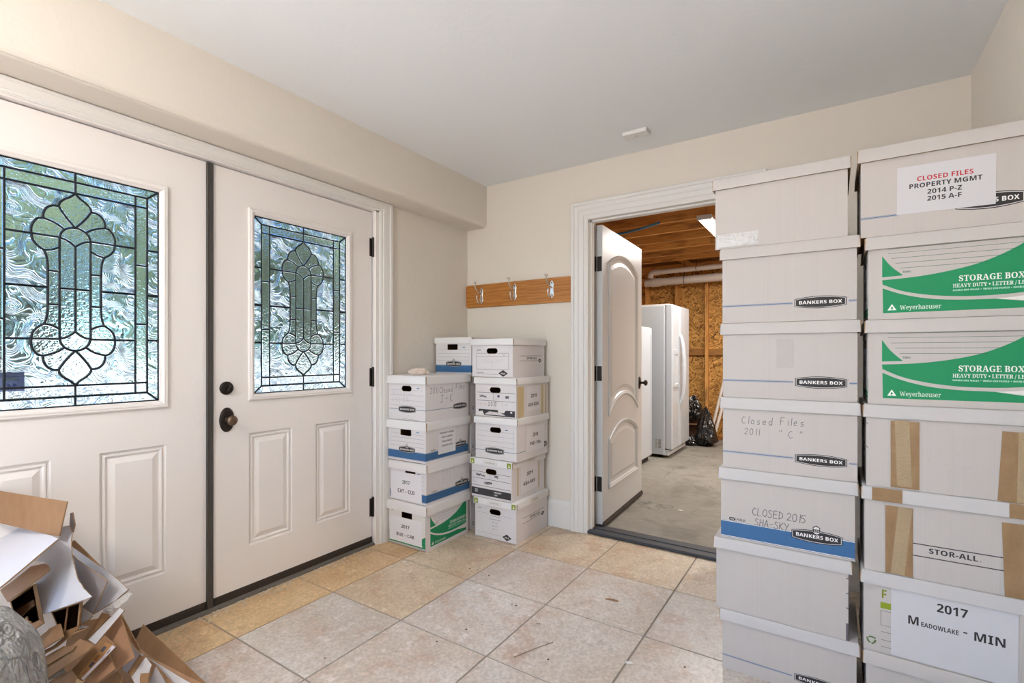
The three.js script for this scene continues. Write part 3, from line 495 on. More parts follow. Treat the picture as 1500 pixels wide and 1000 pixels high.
function print(w, h, draw, tone) { return std({ map: canvasTex(Math.round(w * S), Math.round(h * S), (c) => { blank(c, w, h, tone); draw?.(c, w, h); }), roughness: 0.62, bumpMap: T.flute, bumpScale: 0.0002 }); }
function sheet(w, h, draw, tone = '#cdcacd') { return std({ map: canvasTex(Math.round(w * S * 1.3), Math.round(h * S * 1.3), (c) => { c.scale(1.3, 1.3); rect(c, 0, 0, w, h, tone); draw(c, w, h); }), roughness: 0.7 }); }

const LW = 410, EW = 312, BH = 255;                                  // long side, end, height of a box body, in mm
const endForm = (c, w, y0, n, dy, x0 = 16, x1 = w - 16) => { for (let k = 0; k < n; k++) stroke(c, [[x0, y0 + k * dy], [x1, y0 + k * dy]], 0.8, '#5c5f68'); };
const clips = (c, x, y) => { poly(c, [[x, y + 5], [x + 3, y], [x + 22, y], [x + 19, y + 5]], '#2f6aa5'); text(c, 'R', x + 29, y + 5, 4.5, { ink: '#2f6aa5', bold: false }); };
const stor = (c, x0, x1, y, tail) => { stroke(c, [[x0, y - 20], [x1, y - 20]], 2.1); stroke(c, [[x0, y + 14], [x1 - (tail ? 50 : 0), y + 14]], 2.1); text(c, 'STOR-ALL', (x0 + x1) / 2 + 15, y + 5, 17, { align: 'center', width: (x1 - x0) * 0.5, ink: '#26242a' }); if (tail) diamondMark(c, x1 - 22, y + 14, 26); };
function greenSide(c, w) {
  const up = (l) => l.map(([a, b]) => [a, b]), curve = (p) => curve2(p, 6);
  const c1 = curve([[37, 58], [58, 90], [88, 121]]), c2 = curve([[36, 132], [88, 130], [137, 126], [200, 116], [262, 100], [320, 74], [362, 46], [380, 22]]);
  poly(c, up([[36, 56], ...c1, [88, 121], [36, 123]]), GREEN);
  poly(c, up([...c2, [388, 20], [388, 191], ...curve([[388, 186], [330, 193], [242, 195], [188, 191], [137, 183], [82, 168], [37, 146]])]), GREEN);
  poly(c, up([...curve([[37, 158], [82, 178], [137, 194], [190, 202], [240, 205], [297, 206]]), [388, 220], [388, 234], [38, 236]]), GREEN);
  poly(c, up([...curve([[297, 206], [340, 202], [388, 194]]), [388, 217]]), '#e4dfdb');
  [[50, 36, 356, 0], [51, 50, 356, 0], [59, 66, 346, 0], [69, 82, 322, 0], [80, 98, 281, 0]].forEach(([a, y, b]) => stroke(c, [[a, y], [b, y]], 1.0, '#2d5c49'));
  text(c, 'Date:', 87, 113, 6, { ink: '#3a5c4e' });
  text(c, 'STORAGE BOXES', 217, 150, 17, { font: 'serif', ink: '#f0ece8', width: 164 });
  text(c, 'HEAVY DUTY • LETTER / LEGAL', 204, 168, 11, { font: 'serif', ink: '#f0ece8', width: 178 });
  text(c, 'DOUBLE SIDE WALLS  •  TRIPLE END PANELS  •  DOUBLE BOTTOM', 204, 178, 4.6, { font: 'serif', ink: '#e4f0e8', width: 178 });
  peakMark(c, 49, 228, 23, '#f0ece8', GREEN); text(c, 'Weyerhaeuser', 80, 227, 13, { font: 'serif', bold: false, ink: '#f0ece8', width: 98 });
}
const linesSide = (hand, tail) => (c, w) => { tripleLine(c, 0, 227, 196); if (tail) tripleLine(c, 388, w, 196); lensLogo(c, 233, 382, 196, 40); hand?.(c); };
const F = { // every printed face
  plainLong: print(LW, BH), plainEnd: print(EW, BH), cornerLong: print(LW, BH, null, CORNER_BRIGHTENED), cornerEnd: print(EW, BH, null, CORNER_BRIGHTENED),
  lines: print(LW, BH, linesSide(null, true)),
  closedC: print(LW, BH, linesSide((c) => { pen(c, 'Closed', 62, 62, 26, 1.3); pen(c, 'Files', 186, 58, 26, 1.3); pen(c, '2011', 72, 104, 23, 1.2); pen(c, '"C"', 180, 102, 26, 1.2, '#34363f', 0.06, 1.2); }, true)),
  sky: print(LW, BH, (c, w) => { bandAt(c, w, 193, 246); lensLogo(c, 229, 376, 196, 44, true); pen(c, 'CLOSED 2015', 104, 128, 27, 1.5, '#24252c', 0.06, 0.62); pen(c, 'SHA-SKY', 112, 166, 25, 1.5, '#24252c', 0.06, 0.62); c.fillStyle = INK; c.beginPath(); c.roundRect(28 * S, 176 * S, 22 * S, 11 * S, 5 * S); c.fill(); text(c, 'Fast', 31, 184, 5, { ink: '#eee', italic: true }); text(c, 'FOLD', 52, 185, 8, { italic: true, width: 30 }); }),
  ticks: print(LW, BH, (c, w, h) => { for (const y of [52, 100, 148]) { stroke(c, [[w - 7, y], [w, y + 1]], 2.6, '#2c2a2e'); } rect(c, w - 8, 198, 8, h - 198, '#55535a'); rect(c, w - 1.5, 30, 1.5, 226, '#4a4246'); }),
  propertyBox: print(LW, BH, (c, w) => { tripleLine(c, 0, 96, 199); lensLogo(c, 229, 377, 190, 44); }),
  green: print(LW, BH, greenSide), greenCorner: print(LW, BH, greenSide, CORNER_BRIGHTENED),
  taped: print(LW, BH, (c, w, h) => { stroke(c, [[10, 16], [120, 14]], 0.6, '#807870'); for (let i = 0; i < 26; i++) rect(c, 150 + 100 * hash(i, 1, 1), 130 + 45 * hash(i, 2, 1), 1 + 5 * hash(i, 3, 1), 0.7 + hash(i, 4, 1), `rgba(120,112,112,${0.1 + 0.15 * hash(i, 5, 1)})`); stroke(c, [[0, 52], [4, 58]], 1.6); stroke(c, [[0, 128], [4, 134]], 1.6); }),
  storLong: print(LW, BH, (c) => { stroke(c, [[88, 150], [396, 150]], 2.6); stroke(c, [[80, 186], [396, 186]], 2.6); stroke(c, [[88, 150], [70, 151], [66, 160], [66, 178], [72, 185], [80, 186]], 2.0, '#7a7068'); text(c, 'STOR-ALL', 158, 173, 15.5, { width: 112, ink: '#26242a' }); text(c, '®', 273, 173, 3, {}); }),
  recycled: print(LW, BH, (c) => { text(c, 'F', 44, 77, 28, { ink: '#7c8a1f', width: 16 }); rect(c, 43, 90, 30, 20, '#8a9a1e'); stroke(c, [[44, 118], [90, 118], [90, 165], [44, 165]], 1.0, '#4a5236', true); for (const y of [186, 212, 234]) stroke(c, [[45, y], [90, y]], 1.2, '#4a4a40'); recycle(c, 20, 221, 13, '#5d7040'); }),
  lowText: print(LW, BH, (c) => { text(c, 'FILES', 190, 60, 7, { ink: '#55525a' }); stroke(c, [[40, 44], [380, 44]], 0.5, '#b9b2b0'); }),
  greenEnd: print(EW, BH, (c, w) => { rect(c, 6, 20, w - 12, 220, '#e4dfdb'); rect(c, 6, 206, w - 12, 34, GREEN); poly(c, [[6, 206], [6, 176], [60, 206]], GREEN); poly(c, [[w - 6, 206], [w - 6, 170], [w - 70, 206]], GREEN); peakMark(c, 188, 233, 17, '#f0ece8', GREEN); text(c, 'Weyerhaeuser', 212, 232, 9, { font: 'serif', bold: false, ink: '#f0ece8', width: 76 }); poly(c, [[6, 24], [42, 24], [42, 56], [6, 50]], GREEN); poly(c, [[w - 6, 24], [w - 32, 24], [w - 6, 60]], GREEN); }),
  endLinesBlue: print(EW, BH, (c, w) => { endForm(c, w, 78, 4, 30); clips(c, 240, 62); pen(c, '2011 Closed', 30, 84, 26, 0.9, '#8fa3bf'); pen(c, 'DICE-BID', 34, 120, 26, 0.9, '#8fa3bf', 0.06, 0.78); dashedLine(c, 6, w, 190); lensLogo(c, 88, 232, 190, 40); stroke(c, [[130, 244], [262, 250]], 1.2, '#3b3b44'); }, CORNER_BRIGHTENED),
  sideJK: print(LW, BH, (c, w) => { dashedLine(c, 0, w - 14, 190); lensLogo(c, 252, 388, 186, 38); pen(c, '2011 Closed', 38, 62, 34, 2.0, '#4b4c55', 0.06, 0.68); pen(c, 'Files', 276, 50, 32, 2.0, '#4b4c55'); pen(c, 'J-K', 130, 108, 46, 2.2, '#4b4c55', 0.06, 0.95); }, CORNER_BRIGHTENED),
  endBand: print(EW, BH, (c, w) => { endForm(c, w, 78, 4, 26); clips(c, 236, 60); bandAt(c, w, 188, 236); lensLogo(c, 92, 226, 178, 40, true); }, CORNER_BRIGHTENED),
  sideBand: print(LW, BH, (c, w) => { bandAt(c, w, 188, 236); lensLogo(c, 266, 390, 176, 38, true); text(c, 'FastFold', 40, 180, 8, { italic: true, ink: '#3c3a40' }); }, CORNER_BRIGHTENED),
  sideTea: print(LW, BH, (c, w) => { bandAt(c, w, 188, 236); lensLogo(c, 264, 396, 178, 42, true); text(c, 'FastFold', 44, 180, 8, { italic: true, ink: '#3c3a40' }); pen(c, '2005', 134, 60, 38, 1.1, '#b3aeac', 0.06, 0.9); pen(c, 'TEA-PIN', 134, 110, 38, 1.1, '#b3aeac', 0.06, 0.86); }, CORNER_BRIGHTENED),
  storForm: print(EW, BH, (c, w) => { text(c, 'FILES:', 34, 74, 9, { ink: '#3c3a40' }); text(c, 'No.', 34, 84, 6, { ink: '#3c3a40', bold: false }); stroke(c, [[32, 92], [280, 92], [280, 200], [32, 200]], 1.4, INK, true); stroke(c, [[32, 114], [280, 114]], 1.2); text(c, 'DATE', 236, 107, 6, { bold: false, ink: '#3c3a40' }); pen(c, 'Closed 2014', 76, 132, 24, 0.7, '#a9a6ac', 0.1, 0.7); pen(c, 'S', 148, 160, 26, 0.7, '#9a989e'); text(c, 'STOR-ALL', 34, 227, 5, { width: 60, ink: '#3c3a40' }); stroke(c, [[34, 232], [200, 234]], 1.3); diamondMark(c, 240, 226, 36); }, CORNER_BRIGHTENED),
  storSide: print(LW, BH, (c) => stor(c, 80, 366, 130, true), CORNER_BRIGHTENED),
  endBlack: print(EW, BH, (c, w) => { for (const y of [94, 148]) stroke(c, [[14, y], [w - 8, y]], 2.2, '#3a383c'); stroke(c, [[140, 94], [140, 148]], 1.6, '#3a383c'); for (const [x, y, a] of [[30, 110, 60], [170, 106, 26], [232, 110, 30]]) for (let i = 0; i < 16; i++) stroke(c, [[x + a * hash(i, 1, x), y + 20 * hash(i, 2, x)], [x + a * hash(i, 3, x), y + 20 * hash(i, 4, x)]], 2.4, '#3d3d4a'); pen(c, 'Closed', 20, 160, 18, 0.7, '#a9926e'); pen(c, '2013', 100, 156, 25, 2.2, '#23222a', 0.06, 0.8); pen(c, 'T-9', 200, 160, 22, 0.9, '#77757c'); rect(c, 26, 206, w - 34, 40, '#38363a'); poly(c, [[26, 246], [26, 224], [56, 216], [70, 246]], '#e7e2df'); poly(c, [[70, 240], [110, 218], [196, 222], [236, 240]], '#d9d4d2'); poly(c, [[176, 206], [236, 206], [222, 224], [180, 220]], '#e7e2df'); rect(c, 270, 210, 14, 12, '#d9d4d2'); }, CORNER_BRIGHTENED),
  endDash: print(EW, BH, (c, w) => { endForm(c, w, 82, 4, 30); clips(c, 226, 64); stroke(c, [[w - 24, 66], [w - 24, 176]], 1.0, '#5c7da5'); dashedLine(c, 0, w, 200); lensLogo(c, 78, 220, 200, 40); }, CORNER_BRIGHTENED),
  sideDash: print(LW, BH, (c, w) => { dashedLine(c, 0, w - 10, 200); lensLogo(c, 262, 398, 192, 42); }, CORNER_BRIGHTENED),
  endForm2: print(EW, BH, (c, w) => { for (const y of [84, 128, 176]) stroke(c, [[6, y], [w - 6, y + 1]], 2.2, '#3a383c'); stroke(c, [[146, 84], [146, 128]], 1.4, '#8a7f74'); for (const [x, y, a] of [[30, 96, 82], [178, 92, 34], [96, 142, 70]]) for (let i = 0; i < 18; i++) stroke(c, [[x + a * hash(i, 1, x), y + 20 * hash(i, 2, x)], [x + a * hash(i, 3, x), y + 20 * hash(i, 4, x)]], 2.4, '#44424c'); pen(c, 'CL', 18, 144, 18, 0.8, '#85828a'); rect(c, 0, 192, w - 4, 46, '#3b393c'); text(c, 'FILE', 26, 210, 8, { ink: '#eee' }); text(c, 'BOX', 26, 222, 8, { ink: '#eee' }); text(c, 'FREIGHT', 176, 212, 10, { ink: '#eee', italic: true }); text(c, '1-800', 176, 228, 8, { ink: '#eee' }); }, CORNER_BRIGHTENED),
  endTyped: print(EW, BH, (c, w) => { text(c, 'FILES', 22, 66, 7, { italic: true, ink: '#3c3a40' }); for (let x = 22; x < w - 30; x += 22) stroke(c, [[x, 92], [x + 14, 92]], 1.2, '#6a676c'); const L = ['CLOSED RENTAL FILES', 'APPLICATIONS DENIED', '2015 - 2016', 'ABA - BEN', 'BOX - 12']; L.forEach((s, i) => text(c, s, w * 0.49, 106 + i * 21, 6.2, { bold: false, align: 'center', ink: '#66626a' })); for (let x = 22; x < 190; x += 20) stroke(c, [[x, 222], [x + 13, 222]], 1.2, '#6a676c'); diamondMark(c, 244, 224, 34); }, CORNER_BRIGHTENED),
  recycSide: print(LW, BH, (c, w) => { recycle(c, 26, 214, 12, '#55554a'); recycle(c, w - 28, 214, 12, '#55554a'); }, CORNER_BRIGHTENED),
};
const PAPERS = {  // column papers darker, corner papers lighter: uneven light balanced in the colour
  property: sheet(225, 146, (c, w) => { text(c, 'CLOSED FILES', w / 2, 49, 14, { align: 'center', ink: '#b8242c', width: 130 }); text(c, 'PROPERTY MGMT', w / 2, 70, 14, { align: 'center', width: 168 }); text(c, '2014 P-Z', w / 2, 92, 14, { align: 'center', width: 80 }); text(c, '2015 A-F', w / 2, 113, 14, { align: 'center', width: 80 }); }),
  min: sheet(285, 218, (c, w) => { text(c, '2017', 108, 48, 26, { width: 72 }); text(c, 'M', 39, 105, 26, { width: 31 }); text(c, 'EADOWLAKE', 72, 105, 14, { width: 88 }); text(c, '-', 168, 101, 22, { width: 11 }); text(c, 'MIN', 190, 109, 26, { width: 72 }); }),
  declined: sheet(120, 168, (c, w) => { ['PROPERTY MGMT', '2014 APPS', 'DECLINED', 'CANCELLED'].forEach((s, i) => text(c, s, w / 2, 46 + i * 26, 10, { align: 'center', width: 22 + s.length * 6 })); }, '#e9e6e8'),
  cat: sheet(265, 176, (c, w) => { text(c, '2017', w / 2, 74, 23, { align: 'center', width: 66 }); text(c, 'CAT – CLD', w / 2, 132, 23, { align: 'center', width: 150 }); }, '#e9e6e8'),
  bue: sheet(270, 190, (c, w) => { text(c, '2017', w / 2, 80, 25, { align: 'center', width: 70 }); text(c, 'BUE – CAR', w / 2, 146, 25, { align: 'center', width: 152 }); }, '#e9e6e8'),
  ash: sheet(158, 160, (c, w) => { text(c, '2019', w / 2 + 8, 76, 22, { align: 'center', width: 76 }); text(c, 'ASH-BEN', w / 2 + 4, 132, 22, { align: 'center', width: 130 }); }, '#e9e6e8'),
  par: sheet(230, 160, (c, w) => { text(c, '2018', w / 2, 70, 22, { align: 'center', width: 66 }); text(c, 'PAR - PEA', w / 2, 124, 22, { align: 'center', width: 136 }); }, '#e9e6e8'),
  aba: sheet(200, 180, (c, w) => { text(c, '2019', w / 2 + 10, 78, 23, { align: 'center', width: 78 }); text(c, 'ABA-ARV', w / 2 + 4, 136, 23, { align: 'center', width: 148 }); }, '#e9e6e8'),
  endAC: sheet(250, 170, (c, w) => { text(c, '2017', w / 2, 74, 24, { align: 'center', width: 70 }); text(c, 'A-AC', w / 2, 132, 24, { align: 'center', width: 90 }); }),
};
const lidMark = sheet(30, 30, (c) => { rect(c, 0, 0, 30, 30, '#8b9a2e'); poly(c, [[8, 24], [15, 6], [22, 24]], '#e6e6d0'); }, '#8b9a2e'), lidText = sheet(110, 24, (c, w) => text(c, 'LETTER SIZE', w / 2, 16, 9, { align: 'center', bold: false, ink: '#8a8468' }), '#e4dfdb');

// ------------------------------------------------------------------ the file boxes: a body of four boards with cut hand holes, and a lid
const BM = { lid: std({ color: rgb(0.79, 0.765, 0.755), roughness: 0.62, bumpMap: T.flute, bumpScale: 0.0002 }), inside: M.kraftDark, edge: M.kraftEdge };
const LIDS = [[0.55, 0.51, 0.485], [0.56, 0.53, 0.52], [0.54, 0.495, 0.47], [0.80, 0.77, 0.75], [0.81, 0.79, 0.78], [0.77, 0.73, 0.69]].map((c) => std({ color: rgb(...c), roughness: 0.62, bumpMap: T.flute, bumpScale: 0.0002 }));  // first three dimmed for columns, last three brightened for corner: light offset by colour
// one board: outer face at z = 0, uv 0..1 over it, bowed outwards a little; optional stadium-shaped hole
function board(w, h, bow, hole) {
  const t = 0.004, outer = [], inner = [], edge = [], uvf = (v) => [v.x / w + 0.5, v.y / h];
  if (!hole) {
    const nx = 10, ny = 6, P = (i, j) => V((i / nx - 0.5) * w, j / ny * h, bow * Math.sin(Math.PI * i / nx) * Math.sin(Math.PI * (0.08 + 0.92 * j / ny)));
    for (let i = 0; i < nx; i++) for (let j = 0; j < ny; j++) { const a = P(i, j), b = P(i + 1, j), c = P(i + 1, j + 1), d = P(i, j + 1); outer.push(a, b, c, a, c, d); }
    inner.push(...[[-w / 2, 0], [w / 2, h], [w / 2, 0], [-w / 2, 0], [-w / 2, h], [w / 2, h]].map(([x, y]) => V(x, y, -t)));
  } else {
    const [hx, hy, hw, hh] = hole, r = Math.min(hh / 2, hole[4] ?? hh / 2), s = new THREE.Shape([new THREE.Vector2(-w / 2, 0), new THREE.Vector2(w / 2, 0), new THREE.Vector2(w / 2, h), new THREE.Vector2(-w / 2, h)]), p = new THREE.Path();
    const x0 = hx - hw / 2, x1 = hx + hw / 2, y0 = hy - hh / 2, y1 = hy + hh / 2;
    p.moveTo(x0 + r, y0); p.lineTo(x1 - r, y0); p.absarc(x1 - r, y0 + r, r, -Math.PI / 2, 0, false); p.lineTo(x1, y1 - r); p.absarc(x1 - r, y1 - r, r, 0, Math.PI / 2, false); p.lineTo(x0 + r, y1); p.absarc(x0 + r, y1 - r, r, Math.PI / 2, Math.PI, false); p.lineTo(x0, y0 + r); p.absarc(x0 + r, y0 + r, r, Math.PI, Math.PI * 1.5, false);
    s.holes.push(p);
    const g = plain(new THREE.ShapeGeometry(s, 8)), q = g.attributes.position;
    for (let i = 0; i < q.count; i++) outer.push(V(q.getX(i), q.getY(i), 0));
    for (let i = 0; i < q.count; i += 3) for (const k of [0, 2, 1]) inner.push(V(q.getX(i + k), q.getY(i + k), -t));
    const hp = p.getPoints(8);
    for (let i = 0; i + 1 < hp.length; i++) { const a = hp[i], b = hp[i + 1]; edge.push(V(a.x, a.y, 0), V(a.x, a.y, -t), V(b.x, b.y, -t), V(a.x, a.y, 0), V(b.x, b.y, -t), V(b.x, b.y, 0)); }
  }
  const go = fromTriangles(outer, uvf);
  return { outer: hole ? go : toCreasedNormals(go, 1), inner: fromTriangles(inner), edge: edge.length ? fromTriangles(edge) : null };
}
// spec: w (along x), d (along z); front, right, left: materials; holes: 'front' or 'sides'; lid: tone number
function fileBox(label, group, x, z, y, turn, spec) {
  const t = thing('file_box', label, 'box', [x, y, z], turn, group), { w, d, h = 0.255, bow = 0.002 } = spec;
  const hole = spec.holeShape ?? [0, h - 0.072, 0.084, 0.034], onFront = spec.holes === 'front';
  const put = (b, ang, dx, dz) => { for (const k of ['outer', 'inner', 'edge']) if (b[k]) { b[k].rotateY(ang); b[k].translate(dx, 0, dz); } return b; };
  const f = put(board(w, h, onFront ? 0 : bow, onFront ? hole : null), 0, 0, d / 2), bk = put(board(w, h, 0, onFront ? hole : null), Math.PI, 0, -d / 2);
  const rt = put(board(d, h, onFront ? bow : 0, onFront ? null : hole), Math.PI / 2, w / 2, 0), lf = put(board(d, h, onFront ? bow : 0, onFront ? null : hole), -Math.PI / 2, -w / 2, 0);
  const all = [f, bk, rt, lf], base = box(-w / 2, w / 2, 0, 0.004, -d / 2, d / 2);
  const edges = all.map((b) => b.edge).filter(Boolean);
  const geo = joinSlots([[f.outer], [rt.outer], [lf.outer], [bk.outer], [...all.map((b) => b.inner), base], edges]);
  mesh('body', geo, [spec.front, spec.right, spec.left ?? (onFront ? spec.right : F.plainEnd), onFront ? F.plainEnd : F.plainLong, BM.inside, BM.edge], t);
  // lid: folded skirt all round, slightly flared, open below
  const lw = w / 2 + 0.0065, ld = d / 2 + 0.0075, y1 = h + 0.0065, y0 = y1 - (spec.skirt ?? 0.041), fl = spec.flare ?? 0.0018, ring = (a, b, yy) => [V(-a, yy, b), V(a, yy, b), V(a, yy, -b), V(-a, yy, -b)];
  const white = loops([ring(lw + fl, ld + fl, y0), ring(lw, ld, y1 - 0.004), ring(lw - 0.0012, ld - 0.0012, y1 - 0.0012), ring(lw - 0.004, ld - 0.004, y1)], true, 0.9);
  const under = loops([ring(lw - 0.004, ld - 0.004, y0), ring(lw - 0.004, ld - 0.004, y1 - 0.004)].map((l) => l.slice().reverse()), true, 0.4);
  const rim = loops([ring(lw - 0.004, ld - 0.004, y0), ring(lw + fl, ld + fl, y0)].map((l) => l.slice()), false, 0);
  const fold = []; for (const sx of [-1, 1]) fold.push(box(sx * (lw + fl * 0.6) - 0.0022, sx * (lw + fl * 0.6) + 0.0022, y0 + 0.001, y1 - 0.004, ld - 0.006, ld - 0.0012));
  mesh('lid', joinSlots([[white], [under, rim, ...fold]]), [LIDS[spec.lid ?? 0], BM.edge], t);
  return { t, w, d, h, y0, lw, ld, fl, y1 };
}
// flat piece stuck on the front (+z) or right (+x) face; x, y: its middle in metres from the face's bottom middle
function stick(b, name, mat, side, x, y, w, h, { turn = 0, lift = 0.0004, t = 0.0005, lid = false, bowed } = {}) {
  const g = bowed ? (() => { const q = new THREE.BoxGeometry(w, h, t, 12, 8, 1), p = q.attributes.position; for (let i = 0; i < p.count; i++) p.setZ(i, p.getZ(i) + bowed * Math.sin(p.getX(i) * 17 + p.getY(i) * 9)); q.computeVertexNormals(); return q; })() : new THREE.BoxGeometry(w, h, t);
  if (name === 'packing_tape') metric(g, x * 3, y);
  const m = mesh(name, g, mat, b.t), out = (lid ? (side === 'front' ? b.ld : b.lw) + b.fl * 0.7 : (side === 'front' ? b.d : b.w) / 2) + lift + t / 2;
  if (side === 'front') m.position.set(x, y, out); else { m.position.set(out, y, -x); m.rotation.y = Math.PI / 2; }
  if (side === 'front') m.rotation.z = turn; else m.rotation.z = turn;
  return m;
}
{ // the two tall columns on the right: long sides towards the room
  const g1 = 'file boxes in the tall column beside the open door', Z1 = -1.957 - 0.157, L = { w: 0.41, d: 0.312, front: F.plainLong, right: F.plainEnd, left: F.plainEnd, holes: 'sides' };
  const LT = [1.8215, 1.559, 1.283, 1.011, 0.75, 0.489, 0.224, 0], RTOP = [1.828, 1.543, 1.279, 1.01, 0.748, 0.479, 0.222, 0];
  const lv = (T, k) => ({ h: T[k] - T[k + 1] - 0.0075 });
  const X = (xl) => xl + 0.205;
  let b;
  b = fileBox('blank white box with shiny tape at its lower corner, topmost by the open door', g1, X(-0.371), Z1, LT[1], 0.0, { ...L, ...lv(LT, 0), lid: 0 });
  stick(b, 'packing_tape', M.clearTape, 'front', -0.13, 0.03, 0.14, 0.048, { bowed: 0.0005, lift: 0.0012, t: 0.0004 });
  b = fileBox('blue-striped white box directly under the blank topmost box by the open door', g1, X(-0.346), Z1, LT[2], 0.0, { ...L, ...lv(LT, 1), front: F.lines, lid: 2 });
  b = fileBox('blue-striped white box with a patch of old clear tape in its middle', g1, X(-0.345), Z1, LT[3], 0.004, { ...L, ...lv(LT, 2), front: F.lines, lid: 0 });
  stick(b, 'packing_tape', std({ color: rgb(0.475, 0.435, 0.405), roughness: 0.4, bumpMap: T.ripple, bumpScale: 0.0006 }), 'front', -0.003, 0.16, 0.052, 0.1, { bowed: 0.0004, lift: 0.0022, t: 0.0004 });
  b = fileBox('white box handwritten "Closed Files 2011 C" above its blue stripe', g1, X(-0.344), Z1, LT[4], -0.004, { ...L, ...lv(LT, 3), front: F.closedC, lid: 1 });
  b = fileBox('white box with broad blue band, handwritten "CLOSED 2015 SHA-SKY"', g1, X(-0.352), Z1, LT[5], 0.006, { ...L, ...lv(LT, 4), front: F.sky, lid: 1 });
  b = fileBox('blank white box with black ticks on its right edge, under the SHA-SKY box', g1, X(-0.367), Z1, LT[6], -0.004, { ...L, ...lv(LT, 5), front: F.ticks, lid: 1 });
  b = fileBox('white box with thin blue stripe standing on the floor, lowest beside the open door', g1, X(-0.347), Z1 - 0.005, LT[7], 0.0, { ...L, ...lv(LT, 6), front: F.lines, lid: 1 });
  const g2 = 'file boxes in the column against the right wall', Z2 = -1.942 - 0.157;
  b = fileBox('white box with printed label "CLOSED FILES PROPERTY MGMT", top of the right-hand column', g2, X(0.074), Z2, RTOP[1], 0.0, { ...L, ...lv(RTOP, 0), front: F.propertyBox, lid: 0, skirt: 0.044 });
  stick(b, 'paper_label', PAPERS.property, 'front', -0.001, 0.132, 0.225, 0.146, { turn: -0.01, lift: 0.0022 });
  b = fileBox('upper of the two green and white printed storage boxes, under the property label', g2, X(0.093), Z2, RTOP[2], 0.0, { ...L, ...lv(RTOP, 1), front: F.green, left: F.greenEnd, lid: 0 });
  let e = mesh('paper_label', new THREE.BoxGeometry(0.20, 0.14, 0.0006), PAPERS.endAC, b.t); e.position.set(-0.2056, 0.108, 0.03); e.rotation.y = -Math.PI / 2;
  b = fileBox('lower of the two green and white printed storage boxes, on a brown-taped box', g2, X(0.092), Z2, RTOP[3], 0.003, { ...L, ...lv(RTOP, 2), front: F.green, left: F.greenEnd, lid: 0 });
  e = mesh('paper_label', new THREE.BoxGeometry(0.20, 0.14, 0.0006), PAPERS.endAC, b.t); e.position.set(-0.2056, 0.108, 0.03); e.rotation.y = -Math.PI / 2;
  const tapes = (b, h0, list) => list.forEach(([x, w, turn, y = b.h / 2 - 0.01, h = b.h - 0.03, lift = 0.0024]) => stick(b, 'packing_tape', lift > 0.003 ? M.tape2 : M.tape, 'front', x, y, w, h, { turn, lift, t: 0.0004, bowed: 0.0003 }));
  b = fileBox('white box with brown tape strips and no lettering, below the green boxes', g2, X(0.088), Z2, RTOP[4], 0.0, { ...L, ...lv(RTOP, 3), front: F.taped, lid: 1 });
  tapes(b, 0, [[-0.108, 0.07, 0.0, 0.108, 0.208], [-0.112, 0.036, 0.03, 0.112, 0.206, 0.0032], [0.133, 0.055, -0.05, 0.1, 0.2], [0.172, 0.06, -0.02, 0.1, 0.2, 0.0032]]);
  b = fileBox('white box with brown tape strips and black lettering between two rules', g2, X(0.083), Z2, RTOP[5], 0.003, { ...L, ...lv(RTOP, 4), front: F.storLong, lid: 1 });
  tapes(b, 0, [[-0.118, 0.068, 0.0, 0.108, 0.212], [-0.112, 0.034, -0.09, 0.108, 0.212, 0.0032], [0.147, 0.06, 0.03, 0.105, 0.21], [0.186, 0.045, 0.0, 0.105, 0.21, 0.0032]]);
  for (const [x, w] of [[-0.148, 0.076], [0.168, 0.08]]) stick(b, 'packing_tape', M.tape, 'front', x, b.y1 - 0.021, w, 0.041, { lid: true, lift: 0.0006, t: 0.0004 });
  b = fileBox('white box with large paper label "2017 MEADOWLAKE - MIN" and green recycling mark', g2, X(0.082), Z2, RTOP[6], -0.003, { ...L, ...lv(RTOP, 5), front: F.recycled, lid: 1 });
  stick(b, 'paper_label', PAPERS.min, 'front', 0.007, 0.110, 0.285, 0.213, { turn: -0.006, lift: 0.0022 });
  b = fileBox('pale box standing on the floor against the right wall, under the MEADOWLAKE label', g2, X(0.088), Z2, RTOP[7], 0.0, { ...L, ...lv(RTOP, 6), front: F.lowText, lid: 2 });
}
